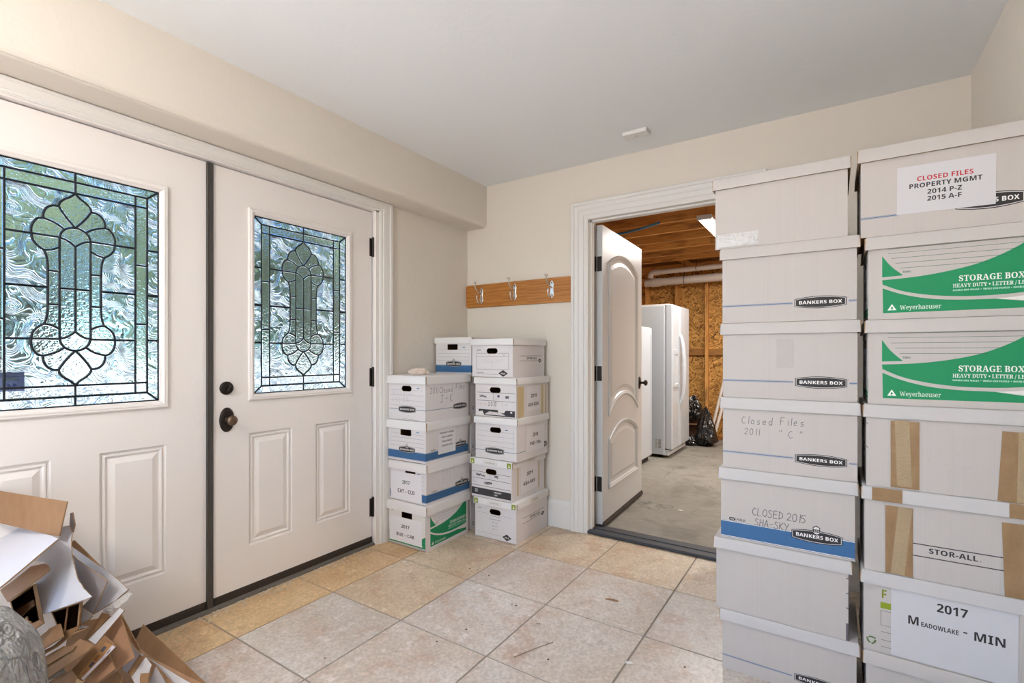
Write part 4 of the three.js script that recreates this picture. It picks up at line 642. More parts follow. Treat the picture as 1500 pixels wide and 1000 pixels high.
{ // the stacks in the far left corner: ends towards the room
  const D = 0.405, E = { w: 0.312, d: D, front: F.cornerEnd, right: F.cornerLong, holes: 'front' };
  const gA = 'file boxes stacked beside the entry door', xA = -2.164, zA = -2.133 - D / 2;
  let b;
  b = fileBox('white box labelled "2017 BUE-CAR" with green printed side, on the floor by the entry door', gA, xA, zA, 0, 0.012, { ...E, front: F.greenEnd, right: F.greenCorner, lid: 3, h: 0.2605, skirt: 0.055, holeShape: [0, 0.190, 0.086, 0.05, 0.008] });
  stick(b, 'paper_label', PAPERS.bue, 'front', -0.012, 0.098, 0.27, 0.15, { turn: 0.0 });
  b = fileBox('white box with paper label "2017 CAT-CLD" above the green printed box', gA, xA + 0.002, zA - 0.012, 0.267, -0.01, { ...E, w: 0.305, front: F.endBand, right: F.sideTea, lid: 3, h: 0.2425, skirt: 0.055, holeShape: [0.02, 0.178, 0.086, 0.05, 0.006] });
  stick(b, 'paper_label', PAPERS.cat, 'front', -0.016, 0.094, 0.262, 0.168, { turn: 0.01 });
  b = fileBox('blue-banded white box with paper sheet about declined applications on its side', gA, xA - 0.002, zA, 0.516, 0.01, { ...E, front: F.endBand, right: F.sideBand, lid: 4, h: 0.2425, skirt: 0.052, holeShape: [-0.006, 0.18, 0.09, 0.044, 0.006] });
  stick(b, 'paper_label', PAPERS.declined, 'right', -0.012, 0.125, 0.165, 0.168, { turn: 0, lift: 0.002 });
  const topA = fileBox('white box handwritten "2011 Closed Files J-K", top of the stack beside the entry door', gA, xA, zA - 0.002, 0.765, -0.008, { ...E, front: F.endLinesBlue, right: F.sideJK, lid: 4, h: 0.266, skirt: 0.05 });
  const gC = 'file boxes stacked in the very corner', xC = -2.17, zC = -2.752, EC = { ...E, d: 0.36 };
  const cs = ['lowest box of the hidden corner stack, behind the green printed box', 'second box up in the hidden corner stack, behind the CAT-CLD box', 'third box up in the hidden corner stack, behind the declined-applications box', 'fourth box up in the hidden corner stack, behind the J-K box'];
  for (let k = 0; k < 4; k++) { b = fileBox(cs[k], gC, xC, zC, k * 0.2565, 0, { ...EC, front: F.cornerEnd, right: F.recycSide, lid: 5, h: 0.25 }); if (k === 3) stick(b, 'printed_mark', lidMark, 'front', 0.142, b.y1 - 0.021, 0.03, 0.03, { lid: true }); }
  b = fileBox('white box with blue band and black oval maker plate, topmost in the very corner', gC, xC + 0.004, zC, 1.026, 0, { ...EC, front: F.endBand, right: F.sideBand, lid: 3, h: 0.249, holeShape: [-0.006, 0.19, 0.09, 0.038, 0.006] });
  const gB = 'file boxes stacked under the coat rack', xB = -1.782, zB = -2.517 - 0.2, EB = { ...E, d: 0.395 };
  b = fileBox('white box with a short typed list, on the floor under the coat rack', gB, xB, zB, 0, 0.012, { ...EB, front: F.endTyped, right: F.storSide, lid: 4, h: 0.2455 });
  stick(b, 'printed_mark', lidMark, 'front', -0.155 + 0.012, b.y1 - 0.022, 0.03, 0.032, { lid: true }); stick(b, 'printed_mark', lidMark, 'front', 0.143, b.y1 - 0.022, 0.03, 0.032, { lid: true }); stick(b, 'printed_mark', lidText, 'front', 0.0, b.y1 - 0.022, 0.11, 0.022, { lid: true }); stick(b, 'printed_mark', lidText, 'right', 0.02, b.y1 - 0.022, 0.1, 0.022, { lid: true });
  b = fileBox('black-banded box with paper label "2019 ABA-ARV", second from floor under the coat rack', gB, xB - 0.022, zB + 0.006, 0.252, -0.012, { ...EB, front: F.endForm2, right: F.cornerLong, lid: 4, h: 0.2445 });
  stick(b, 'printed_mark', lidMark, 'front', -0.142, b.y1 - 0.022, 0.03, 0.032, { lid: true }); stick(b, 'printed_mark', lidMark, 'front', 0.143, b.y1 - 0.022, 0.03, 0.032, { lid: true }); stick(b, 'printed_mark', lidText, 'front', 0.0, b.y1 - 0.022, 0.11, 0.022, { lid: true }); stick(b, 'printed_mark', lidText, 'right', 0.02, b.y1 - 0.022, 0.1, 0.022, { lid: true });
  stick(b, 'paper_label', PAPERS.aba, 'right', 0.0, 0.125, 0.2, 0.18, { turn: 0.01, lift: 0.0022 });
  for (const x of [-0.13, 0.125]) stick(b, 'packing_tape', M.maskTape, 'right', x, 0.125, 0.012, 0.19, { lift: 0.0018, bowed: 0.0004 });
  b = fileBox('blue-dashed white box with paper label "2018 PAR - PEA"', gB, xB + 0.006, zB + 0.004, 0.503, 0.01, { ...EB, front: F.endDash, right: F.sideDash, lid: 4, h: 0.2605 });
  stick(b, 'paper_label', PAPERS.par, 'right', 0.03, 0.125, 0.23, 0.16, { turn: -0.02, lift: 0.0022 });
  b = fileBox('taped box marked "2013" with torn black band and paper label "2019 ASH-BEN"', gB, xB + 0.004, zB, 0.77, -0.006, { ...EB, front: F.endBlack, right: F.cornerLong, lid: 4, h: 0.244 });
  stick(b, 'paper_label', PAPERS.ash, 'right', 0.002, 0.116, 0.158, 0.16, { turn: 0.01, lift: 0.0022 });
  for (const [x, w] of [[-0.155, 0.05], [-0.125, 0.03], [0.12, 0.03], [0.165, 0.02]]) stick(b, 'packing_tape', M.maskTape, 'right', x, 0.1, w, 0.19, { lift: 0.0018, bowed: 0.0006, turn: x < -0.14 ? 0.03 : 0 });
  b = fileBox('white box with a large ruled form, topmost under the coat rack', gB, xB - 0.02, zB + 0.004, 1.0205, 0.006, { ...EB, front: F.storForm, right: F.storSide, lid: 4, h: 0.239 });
  // crumpled wrapper lying on the J-K box
  const t = thing('crumpled_wrapper', 'small crumpled pinkish wrapper on top of the J-K box', 'litter', [xA - 0.03, topA.y1 + 0.765, zA + 0.07], 0.4);
  const g = new THREE.IcosahedronGeometry(0.04, 5), p = g.attributes.position;
  for (let i = 0; i < p.count; i++) { const v = V(p.getX(i), p.getY(i), p.getZ(i)).normalize(), q = 0.7 + 0.55 * Math.abs(fbm(v.x * 3 + 9, v.y * 3 + v.z * 2.3 + 9, 64, 4, 3) - 0.5) * 2 + 0.25 * Math.abs(Math.sin(7 * v.x + 5 * v.z)); p.setXYZ(i, v.x * q * 0.062, Math.max(0, v.y * q * 0.03 + 0.014), v.z * q * 0.03); }
  mesh('crumple', toCreasedNormals(metric((g.computeVertexNormals(), plain(g))), 0.6), phys({ color: rgb(0.72, 0.58, 0.50), roughness: 0.45 }), t);
}

// ------------------------------------------------------------------ coat rack on the back wall
{
  const x0 = -2.343, x1 = -1.452, y0 = 1.516, y1 = 1.687, t = thing('coat_rack', 'oak coat rack board with three metal double hooks on the back wall', 'coat rack', [0, 0, ZB]);
  const r = 0.018, s = new THREE.Shape(); s.moveTo(x0 + r, y0); s.lineTo(x1, y0); s.lineTo(x1, y1); s.lineTo(x0 + r, y1); s.absarc(x0 + r, y1 - r, r, Math.PI / 2, Math.PI, false); s.lineTo(x0, y0 + r); s.absarc(x0 + r, y0 + r, r, Math.PI, Math.PI * 1.5, false);
  const g = plain(new THREE.ExtrudeGeometry(s, { depth: 0.014, bevelEnabled: true, bevelThickness: 0.003, bevelSize: 0.003, bevelOffset: -0.003, bevelSegments: 2 }));
  mesh('board', metric(g), M.oak, t);
  for (const [x, y] of [[-2.06, 1.64], [-2.06, 1.565]]) mesh('screw_plug', lathe([[0, 0.0015], [0.006, 0.001], [0.0065, 0]], 14).rotateX(Math.PI / 2).translate(x, y, 0.0165), M.oak, t);
  for (const [x, y] of [[-2.195, 1.60], [-1.90, 1.608], [-1.598, 1.606]]) {
    const h = new THREE.Group(); h.name = 'hook'; t.add(h); h.position.set(x, y, 0.017);
    const plate = plain(new THREE.ExtrudeGeometry((() => { const q = new THREE.Shape(); q.moveTo(0, 0.062); q.quadraticCurveTo(0.016, 0.045, 0.011, 0.022); q.quadraticCurveTo(0.007, 0, 0.013, -0.022); q.quadraticCurveTo(0.014, -0.046, 0, -0.056); q.quadraticCurveTo(-0.014, -0.046, -0.013, -0.022); q.quadraticCurveTo(-0.007, 0, -0.011, 0.022); q.quadraticCurveTo(-0.016, 0.045, 0, 0.062); return q; })(), { depth: 0.003, bevelEnabled: true, bevelThickness: 0.002, bevelSize: 0.002, bevelSegments: 2 }));
    mesh('hook_plate', metric(plate), M.nickel, h);
    mesh('upper_prong', join([tube([V(0, 0.012, 0.004), V(0, 0.018, 0.03), V(0, 0.04, 0.062), V(0, 0.066, 0.080), V(0, 0.083, 0.084)], 0.0055, 20, 10), lathe([[0, 0.097], [0.008, 0.096], [0.0125, 0.091], [0.0125, 0.087], [0.007, 0.082], [0, 0.08]].reverse(), 18).translate(0, 0, 0.084)]), M.nickel, h);
    mesh('lower_prong', join([tube([V(0, -0.03, 0.004), V(0, -0.05, 0.022), V(0, -0.048, 0.046), V(0, -0.024, 0.058), V(0, -0.012, 0.058)], 0.005, 20, 10), new THREE.SphereGeometry(0.0085, 14, 10).translate(0, -0.006, 0.058)]), M.nickel, h);
    mesh('screw', lathe([[0, 0.003], [0.004, 0.002], [0.005, 0]], 12).rotateX(Math.PI / 2).translate(0, 0.046, 0.005), M.bronze, h);
  }
}

// ------------------------------------------------------------------ the unfinished back room
const GZ = -7.2, GX0 = -2.45, GX1 = 1.42, JOIST = 2.44;
{
  struct(mesh('floor_garage', metric(box(-2.6, 1.55, -0.12, -0.001, GZ - 0.1, ZB - 0.135)), M.concrete));
  const stud = (x0, x1, y0, y1, z0, z1, vert) => { const g = rbox(x0, x1, y0, y1, z0, z1, 0.0025, 1); if (vert) { const uv = g.attributes.uv, o = rr(0, 2); for (let i = 0; i < uv.count; i++) uv.setXY(i, uv.getY(i) + o, uv.getX(i) + o); } else { const uv = g.attributes.uv, o = rr(0, 2), p = rr(0, 1); for (let i = 0; i < uv.count; i++) uv.setXY(i, uv.getX(i) + o, uv.getY(i) + p); } return g; };
  const darkPine = std({ map: T.pine, color: rgb(0.62, 0.55, 0.50), roughness: 0.85 }), tones = [M.pine, std({ map: T.pine, color: rgb(1.02, 0.97, 0.92), roughness: 0.8 })];
  // back wall: three sheets of strand board behind the studs
  const wb = room('wall_garage_back');
  for (let x = GX0, k = 0; x < GX1; x += 1.222, k++) mesh('sheathing', metric(box(x + 0.001, Math.min(x + 1.22, GX1 + 0.1), 0, 2.75, GZ - 0.012, GZ), 0.3 * k, 0.5 * k), M.osb, wb);
  mesh('bottom_plate', stud(GX0, GX1, 0.0, 0.038, GZ, GZ + 0.089), darkPine, wb); mesh('top_plate', stud(GX0, GX1, 2.36, JOIST, GZ, GZ + 0.089), M.pine, wb);
  const sx = [-2.30, -1.872, -1.465, -1.058, -0.652, -0.245, 0.162, 0.568, 0.975];
  sx.forEach((x, i) => mesh('stud', stud(x - 0.02, x + 0.02, 0.038, 2.36, GZ, GZ + 0.089, true), tones[i % 2], wb));
  sx.slice(0, -1).forEach((x, i) => mesh('blocking', stud(x + 0.02, sx[i + 1] - 0.02, 1.150, 1.236, GZ, GZ + 0.04), darkPine, wb));
  const wl = room('wall_garage_left');
  for (let z = GZ, k = 0; z < ZB - 0.12; z += 1.222, k++) mesh('sheathing', metric(box(GX0 - 0.112, GX0 - 0.1, 0, 2.75, z, Math.min(z + 1.22, ZB - 0.115)), k * 0.37, 0.2), M.osb, wl);
  for (let z = GZ + 0.3, i = 0; z < ZB - 0.2; z += 0.4064, i++) mesh('stud', stud(GX0 - 0.1, GX0 - 0.011, 0.038, 2.36, z - 0.019, z + 0.019, true), tones[i % 2], wl);
  mesh('bottom_plate', stud(GX0 - 0.1, GX0 - 0.011, 0, 0.038, GZ, ZB - 0.12), darkPine, wl);
  struct(mesh('wall_garage_right', metric(box(GX1, GX1 + 0.12, 0, 2.75, GZ, ZB - 0.115)), M.osb));
  // ceiling: decking on joists that run across
  const gc = room('ceiling_garage');
  for (let z = GZ, k = 0; z < ZB - 0.12; z += 1.222, k++) mesh('decking', metric(box(-2.6, 1.55, 2.70, 2.73, z, Math.min(z + 1.22, ZB - 0.1)), 0.3 * k, 0.2), M.osb, gc);
  for (let k = 0; k < 10; k++) { const z = -6.83 + k * 0.4064; mesh('joist', stud(GX0 - 0.1, GX1, JOIST, 2.70, z - 0.019, z + 0.019), tones[k % 2], gc); }
  mesh('joist', stud(GX0 - 0.1, GX1, JOIST, 2.70, GZ + 0.01, GZ + 0.048), darkPine, gc);
  mesh('brace', stud(0, 0.5, 0, 0.07, 0, 0.038).rotateZ(-0.6).translate(-2.1, 2.66, GZ + 0.11), M.pine, gc);
}
{ // waste pipes along the top of the back wall
  const t = thing('drain_pipe', 'thick pale plastic drain pipe running along the top of the strand-board wall', 'pipe', [-2.28, 2.19, -7.0]);
  mesh('pipe', rod(V(0, 0, 0), V(3.6, 0.02, 0), 0.055, 20), M.pvc, t);
  mesh('coupling', join([rod(V(0.10, 0, 0), V(0.23, 0.001, 0), 0.063, 20), rod(V(0.09, 0, 0), V(0.10, 0, 0), 0.058, 20)]), M.pvc, t);
  for (const x of [0.55, 2.2]) mesh('strap', join([new THREE.TorusGeometry(0.057, 0.004, 6, 24).rotateY(Math.PI / 2).translate(x, 0.003, 0), rod(V(x, 0.05, 0), V(x, 0.26, 0), 0.004, 6)]), M.black, t);
  const u = thing('vent_pipe', 'thinner pale plastic pipe with an elbow, just above the drain pipe', 'pipe', [-2.16, 2.31, -6.86]);
  mesh('pipe', rod(V(0.05, 0, 0), V(3.4, 0.03, 0), 0.033, 18), M.pvc, u);
  mesh('elbow', join([tube([V(0.09, 0, 0), V(0.03, -0.002, 0), V(0.004, -0.03, 0.002), V(0, -0.075, 0.004)], 0.04, 16, 14), rod(V(0.08, 0, 0), V(0.12, 0, 0), 0.041, 18)]), M.pvc, u);
  for (const x of [0.62, 2.4]) mesh('strap', join([new THREE.TorusGeometry(0.035, 0.004, 6, 20).rotateY(Math.PI / 2).translate(x, 0.004, 0), rod(V(x, 0.03, 0), V(x, 0.14, 0), 0.004, 6)]), M.black, u);
}
for (const [xc, z0, label] of [[-0.985, -4.70, 'lit white strip light hung under the bare ceiling joists'], [0.55, -4.3, 'added unseen fill strip light under the joists, hidden behind the file box columns']]) { // strip lights under the joists; the second is added for fill, out of view
  const w = 0.125, L = 1.22, y = 2.388, first = xc < 0, t = thing('strip_light', label, 'lamp', [xc, y, z0 - L / 2]);
  mesh('housing', join([rbox(-w / 2, w / 2, 0.022, 0.05, -L / 2, L / 2, 0.004, 2), rbox(-w / 2 - 0.003, w / 2 + 0.003, 0.004, 0.048, -L / 2 - 0.012, -L / 2, 0.003), rbox(-w / 2 - 0.003, w / 2 + 0.003, 0.004, 0.048, L / 2, L / 2 + 0.012, 0.003)]), M.applianceWhite, t);
  mesh('light_diffuser', sweep([[-w / 2, 0.022], [-w / 2 + 0.012, 0.004], [-w / 2 + 0.03, -0.002], [w / 2 - 0.03, -0.002], [w / 2 - 0.012, 0.004], [w / 2, 0.022]], L).translate(0, 0, -L / 2), std({ color: rgb(0.9, 0.9, 0.9), emissive: rgb(...SHOP_LAMP.color), emissiveIntensity: SHOP_LAMP.glow, roughness: 0.5 }), t);
  for (const z of [L / 2 - 0.06, -L / 2 + 0.06]) mesh('hanger', rod(V(0, 0.05, z), V(0, 0.16, z), 0.002, 6), M.sillWorn, t);
  const l = new THREE.RectAreaLight(rgb(...SHOP_LAMP.color), first ? SHOP_LAMP.power : SHOP_LAMP.power * 1.6, w, L); l.name = 'strip_glow'; l.position.set(0, -0.006, 0); l.rotation.x = -Math.PI / 2; t.add(l);
}
{ const a = on(909, 342, 'y', 2.424), b = on(966, 326, 'y', 2.424), t = mesh('water_tube', tube([a.clone().add(V(-0.4, 0.0, 0.05)), a, a.clone().lerp(b, 0.5).add(V(0, -0.008, 0)), b], 0.0125, 40, 8), std({ color: rgb(0.06, 0.25, 0.5), roughness: 0.35 })); tag(t, 'blue plastic water tube strung under the ceiling joists', 'tube'); }
{ // side-by-side refrigerator, doors facing right
  const z0 = -5.53, z1 = -6.29, zs = -5.85, xb = -1.585, xd = -1.498, y1 = 1.712, t = thing('refrigerator', 'white side-by-side refrigerator with long curved handles', 'refrigerator', [0, 0, 0]);
  mesh('cabinet', rbox(-2.28, xb, 0.035, y1, z1, z0, 0.008, 3), M.applianceWhite, t);
  mesh('gasket', join([box(xb - 0.001, xb + 0.012, 0.11, y1 - 0.01, z1 + 0.012, z0 - 0.012)]), M.applianceGrey, t);
  const d1 = mesh('freezer_door', rbox(xb + 0.011, xd, 0.10, y1 + 0.012, zs + 0.003, z0 - 0.002, 0.014, 4), M.applianceWhite, t), d2 = mesh('fridge_door', rbox(xb + 0.011, xd, 0.10, y1 + 0.012, z1 + 0.002, zs - 0.003, 0.014, 4), M.applianceWhite, t);
  const handle = (z, s) => join([tube([V(xd - 0.002, 1.40, z), V(xd + 0.026, 1.33, z), V(xd + 0.05, 1.10, z - s * 0.006), V(xd + 0.052, 0.98, z - s * 0.006), V(xd + 0.046, 0.80, z - s * 0.004), V(xd + 0.024, 0.64, z), V(xd - 0.002, 0.57, z)], 0.0135, 40, 12), rbox(xd - 0.004, xd + 0.007, 1.36, y1, z - 0.013, z + 0.013, 0.004, 2), rbox(xd - 0.004, xd + 0.007, 0.11, 0.60, z - 0.013, z + 0.013, 0.004, 2)]);
  mesh('handle', handle(zs + 0.027, -1), M.applianceWhite, d1); mesh('handle', handle(zs - 0.027, 1), M.applianceWhite, d2);
  mesh('dispenser', join([rbox(xd - 0.004, xd + 0.012, 0.79, 0.83, -5.755, -5.585, 0.004), rbox(xd - 0.004, xd + 0.010, 1.16, 1.22, -5.755, -5.585, 0.004), rbox(xd - 0.004, xd + 0.010, 0.82, 1.17, -5.755, -5.735, 0.004), rbox(xd - 0.004, xd + 0.010, 0.82, 1.17, -5.605, -5.585, 0.004)]), M.applianceWhite, d1);
  mesh('dispenser_recess', join([box(xd - 0.003, xd + 0.001, 0.83, 1.16, -5.735, -5.605), rbox(xd, xd + 0.006, 1.02, 1.14, -5.71, -5.63, 0.003)]), M.applianceGrey, d1);
  mesh('toe_grille', join([rbox(xb - 0.02, xb + 0.045, 0.03, 0.092, z1 + 0.01, z0 - 0.01, 0.004), ...[0.045, 0.06, 0.075].map((y) => box(xb + 0.045, xb + 0.048, y, y + 0.006, z1 + 0.05, z0 - 0.05))]), M.applianceWhite, t);
  mesh('hinge_cover', rbox(-1.86, -1.53, y1 - 0.002, y1 + 0.018, z0 - 0.07, z0 - 0.012, 0.005), M.trim, t); mesh('hinge_cover', rbox(-1.68, -1.53, y1 - 0.002, y1 + 0.02, z1 + 0.01, z1 + 0.07, 0.005), M.trim, t);
  for (const x of [-1.62, -2.22]) for (const z of [z0 - 0.06, z1 + 0.06]) mesh('foot', rod(V(x, 0, z), V(x, 0.04, z), 0.018, 12), M.black, t);
  const lab = canvasTex(64, 96, (c) => { c.fillStyle = '#c9cccd'; c.fillRect(0, 0, 64, 96); c.fillStyle = '#777b80'; for (let i = 0; i < 7; i++) { c.fillRect(6, 8 + i * 12, 14, 5); c.fillRect(34, 6 + i * 12, 24, 8); } });
  mesh('rating_label', new THREE.BoxGeometry(0.075, 0.115, 0.0006).translate(-1.655, 0.155, z0 + 0.0006), std({ map: lab, roughness: 0.5 }), t);
  mesh('badge', rbox(xd - 0.001, xd + 0.002, 1.60, 1.615, z1 + 0.03, z1 + 0.06, 0.001), M.applianceGrey, d2);
}
{ // upright freezer in front of the refrigerator
  const z0 = -4.66, z1 = -5.345, xf = -1.668, y1 = 1.452, t = thing('upright_freezer', 'plain white upright freezer standing between the open door and the refrigerator', 'freezer');
  mesh('cabinet', rbox(-2.30, xf - 0.055, 0.03, y1 - 0.012, z1, z0, 0.006, 3), M.applianceWhite, t);
  const d = mesh('door', rbox(xf - 0.05, xf, 0.06, y1, z1 - 0.002, z0 + 0.002, 0.012, 4), M.applianceWhite, t);
  mesh('door_panel', join([rbox(xf - 0.004, xf + 0.004, 0.12, y1 - 0.07, z1 + 0.05, z1 + 0.062, 0.002), rbox(xf - 0.004, xf + 0.004, 0.12, y1 - 0.07, z0 - 0.062, z0 - 0.05, 0.002)]), M.applianceWhite, d);
  mesh('top_edge', rbox(-2.29, xf - 0.02, y1 - 0.012, y1 + 0.006, z1 + 0.005, z0 - 0.005, 0.003), std({ color: rgb(0.58, 0.62, 0.47), roughness: 0.5 }), t);
  mesh('plinth', box(-2.28, xf - 0.04, 0.0, 0.06, z1 + 0.01, z0 - 0.01), M.black, t);
  mesh('lock', lathe([[0, 0.006], [0.008, 0.005], [0.009, 0]], 14).rotateZ(-Math.PI / 2).translate(xf, 1.37, z1 + 0.045), M.applianceGrey, d);
}
{ // rubbish in the far corner
  const c = thing('brown_carton', 'brown carton half hidden under black plastic near the strand-board wall', 'box', [-1.58, 0, -6.88], 0.1);
  mesh('body', join([rbox(-0.13, 0.13, 0, 0.24, -0.12, 0.12, 0.003, 1)]), std({ color: rgb(0.15, 0.075, 0.045), roughness: 0.85 }), c);
  mesh('flap', rbox(-0.13, 0.13, 0.238, 0.242, 0.10, 0.2, 0.001, 1), M.kraftDark, c);
  const bag = (name, label, pos, sc, sd, drape) => {
    const g = new THREE.IcosahedronGeometry(1, 18), p = g.attributes.position;
    for (let i = 0; i < p.count; i++) {
      const v = V(p.getX(i), p.getY(i), p.getZ(i)).normalize(), a = Math.atan2(v.z, v.x), f = Math.abs(Math.sin(a * 7 + 6 * fbm(v.x * 2 + 8, v.y * 2 + 8, 64, 3, sd) + 2 * v.y)), n = fbm(v.x * 4 + 20 + v.z * 2, v.y * 4 + 20, 128, 4, sd + 5), q = 0.74 + 0.30 * n + 0.13 * f;
      let y = v.y; const low = smooth(0.2, -0.9, y), neck = smooth(0.45, 1, y);
      p.setXYZ(i, v.x * q * sc[0] * (1 + drape * low) * (1 - 0.45 * neck), Math.max(0.006 + 0.02 * n, (y * q * 0.5 + 0.44) * sc[1] * (1 + 0.25 * neck)), v.z * q * sc[2] * (1 + drape * low) * (1 - 0.45 * neck));
    }
    const m = mesh(name, metric(toCreasedNormals((g.computeVertexNormals(), plain(g)), 0.9)), M.binBag); m.position.set(...pos); return tag(m, label, 'bag');
  };
  bag('rubbish_bag', 'crumpled black plastic bag slumped over the brown carton', [-1.36, 0.0, -6.58], [0.115, 0.42, 0.115], 3, 0.5);
  bag('rubbish_bag', 'upper black plastic bag lying on top of the brown carton beside the refrigerator', [-1.58, 0.246, -6.88], [0.12, 0.32, 0.11], 11, 0.1);
  bag('rubbish_bag', 'flat end of black plastic on the concrete at the foot of the refrigerator', [-1.53, 0.0, -6.49], [0.065, 0.11, 0.05], 23, 0.3);
  const p0 = on(1040, 640, 'z', -6.96), p1 = on(1060, 560, 'z', -7.06), q0 = on(1047, 636, 'z', -6.96), q1 = on(1064, 575, 'z', -7.07);
  for (const [a, b, l] of [[p0, p1, 'longer of two white plastic pipes leaning on the strand-board wall'], [q0, q1, 'shorter of two white plastic pipes leaning on the strand-board wall']]) {
    const d = b.clone().sub(a), lo = a.clone().addScaledVector(d, (0.02 - a.y) / d.y), m = mesh('leaning_pipe', rod(lo, b.clone().addScaledVector(d, 0.25), 0.019, 14), M.pvc); m.geometry.translate(0, 0, 0); tag(m, l, 'pipe');
  }
}

// ------------------------------------------------------------------ heap of broken-down cartons by the left door leaf
// outline: [u, v] on the photograph; plane: through the point that pixel p reaches at depth d, with the given normal
function sheetPiece(label, outline, p, d, normal, mats, { t = 0.004, torn = 0, name = 'cardboard_piece', folds } = {}) {
  const o = deep(p[0], p[1], d), n = V(...normal).normalize(), hit = ([u, v]) => { const r = rayOf(u, v), c = V(0, EYE, 0); return c.addScaledVector(r, o.clone().sub(c).dot(n) / r.dot(n)); };
  if (n.dot(camera.position.clone().sub(o)) < 0) n.negate();
  let pts = outline.map(hit);
  if (torn) { const q = []; pts.forEach((a, i) => { const b = pts[(i + 1) % pts.length], m = outline[i][2] ? Math.max(2, Math.round(a.distanceTo(b) / 0.008)) : 1; for (let k = 0; k < m; k++) { const w = a.clone().lerp(b, k / m); if (k) w.add(V(rr(-1, 1), rr(-1, 1), rr(-1, 1)).multiplyScalar(torn)); w.addScaledVector(n, -w.clone().sub(o).dot(n)); q.push(w); } }); pts = q; }
  const ex = Math.abs(n.y) > 0.9 ? V(1, 0, 0) : V(0, 1, 0).cross(n).normalize(), ey = n.clone().cross(ex).normalize(), mid = pts.reduce((s, v) => s.add(v.clone()), V(0, 0, 0)).divideScalar(pts.length);
  const flat = pts.map((v) => { const w = v.clone().sub(mid); return new THREE.Vector2(w.dot(ex), w.dot(ey)); });
  const g = new THREE.ExtrudeGeometry(new THREE.Shape(flat), { depth: t, bevelEnabled: false, steps: 1 }); g.translate(0, 0, -t);
  const m = new THREE.Mesh(g, mats.length ? mats : mats); shade(m); m.name = numbered(name); scene.add(m);
  m.matrixAutoUpdate = true; m.position.copy(mid); m.quaternion.setFromRotationMatrix(new THREE.Matrix4().makeBasis(ex, ey, n));
  return tag(m, label, 'cardboard', 'broken-down cartons in the heap');
}
{
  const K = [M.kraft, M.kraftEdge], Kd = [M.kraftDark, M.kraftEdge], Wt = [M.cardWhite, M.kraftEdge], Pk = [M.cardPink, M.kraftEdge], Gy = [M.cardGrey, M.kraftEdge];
  const k = 6.667, a = (x, y, t) => [x / k, 700 + y / k, t], b = (x, y, t) => [x / k, 850 + y / k, t], c = (x, y, t) => [140 + x / k, 850 + y / k, t];
  sheetPiece('big white flattened carton lid lying on top of the heap', [a(-330, 395), a(0, 443), a(490, 558), a(567, 592), a(75, 1005), a(-40, 1095), a(-330, 1050)], a(200, 700), 1.50, [-0.10, 0.83, 0.42], Wt);
  sheetPiece('brown flap standing up along the back edge of the topmost white carton lid', [a(-330, 70), a(0, 128), a(652, 232), a(577, 568), a(490, 556), a(0, 440), a(-330, 390)], a(300, 350), 1.585, [0.25, 0.12, 1.0], K);
  sheetPiece('white sheet with a torn right edge hanging down under the top lid', [a(590, 480), a(672, 462), a(700, 540, 1), a(693, 650, 1), a(705, 770, 1), a(735, 900, 1), b(765, 0, 1), b(850, 112, 1), b(897, 160), b(640, 252), b(410, 332), b(372, 150), b(345, 10), a(478, 880), a(462, 830), a(335, 805), a(572, 594)], a(600, 800), 1.53, [0.25, 0.45, 0.9], Wt, { torn: 0.0012, t: 0.003 });
  sheetPiece('little torn tongue of grey board sticking up at the back', [a(685, 342), a(705, 336), a(727, 460), a(707, 532), a(690, 500), a(678, 440)], a(700, 430), 1.60, [0.2, 0.2, 1], Gy);
  sheetPiece('rolled brown flap with a ragged end under the top lid', [b(0, 95), a(130, 1000), a(300, 862), a(440, 832, 1), a(482, 874, 1), a(468, 908), b(330, 15), b(105, 187), b(70, 205), b(30, 145)], b(200, 60), 1.44, [0.1, 0.75, 0.75], Pk, { torn: 0.0012 });
  sheetPiece('upright brown board at the right end of the open carton on the left', [b(320, 42), b(352, 30), b(426, 402), b(388, 424)], b(370, 230), 1.445, [0.9, 0.1, 0.5], K);
  sheetPiece('brown floor of the open carton on the left', [b(155, 492), b(386, 385), b(424, 412), b(208, 558)], b(290, 460), 1.41, [0.1, 0.85, 0.55], K);
  sheetPiece('brown strip across the inside of the open carton on the left', [b(120, 310), b(318, 190), b(328, 244), b(225, 330, 1), b(150, 402, 1)], b(220, 300), 1.50, [0.2, 0.3, 0.9], Kd, { torn: 0.002 });
  sheetPiece('split tip of brown board inside the open carton on the left', [b(150, 432), b(240, 372, 1), b(262, 350, 1), b(268, 388, 1), b(304, 402, 1), b(282, 430, 1), b(155, 488)], b(210, 420), 1.45, [0.2, 0.6, 0.8], K, { torn: 0.002 });
  const openCarton = (label, quad, d, depth, mats) => { // a box end seen from its open side: four walls and a back
    const F_ = quad.map(([u, v]) => deep(u, v, d)), m = F_.reduce((q, v) => q.add(v.clone()), V(0, 0, 0)).divideScalar(4), dir = m.clone().sub(V(0, EYE, 0)).normalize();
    const out = (v) => v.clone().add(v.clone().sub(m).setLength(0.005)), bk = (v) => v.clone().addScaledVector(dir, depth), rel = (l) => l.map((v) => v.sub(m));
    const o = mesh('open_carton', loops([rel(F_.map(out).map(bk)), rel(F_.map(out)), rel(F_.map((v) => v.clone())), rel(F_.map(bk))], true, 0.2), mats); o.position.copy(m); return tag(o, label, 'cardboard', 'broken-down cartons in the heap');
  };
  openCarton('open end of a brown carton at the left of the heap, dark inside', [b(106, 205), b(205, 560), b(424, 408), b(330, 48)], 1.455, 0.34, M.kraft);
  openCarton('open end of a small brown carton with a thin divider, under the torn white sheet', [b(512, 312), b(612, 545), b(776, 440), b(802, 214)], 1.475, 0.3, M.kraft);
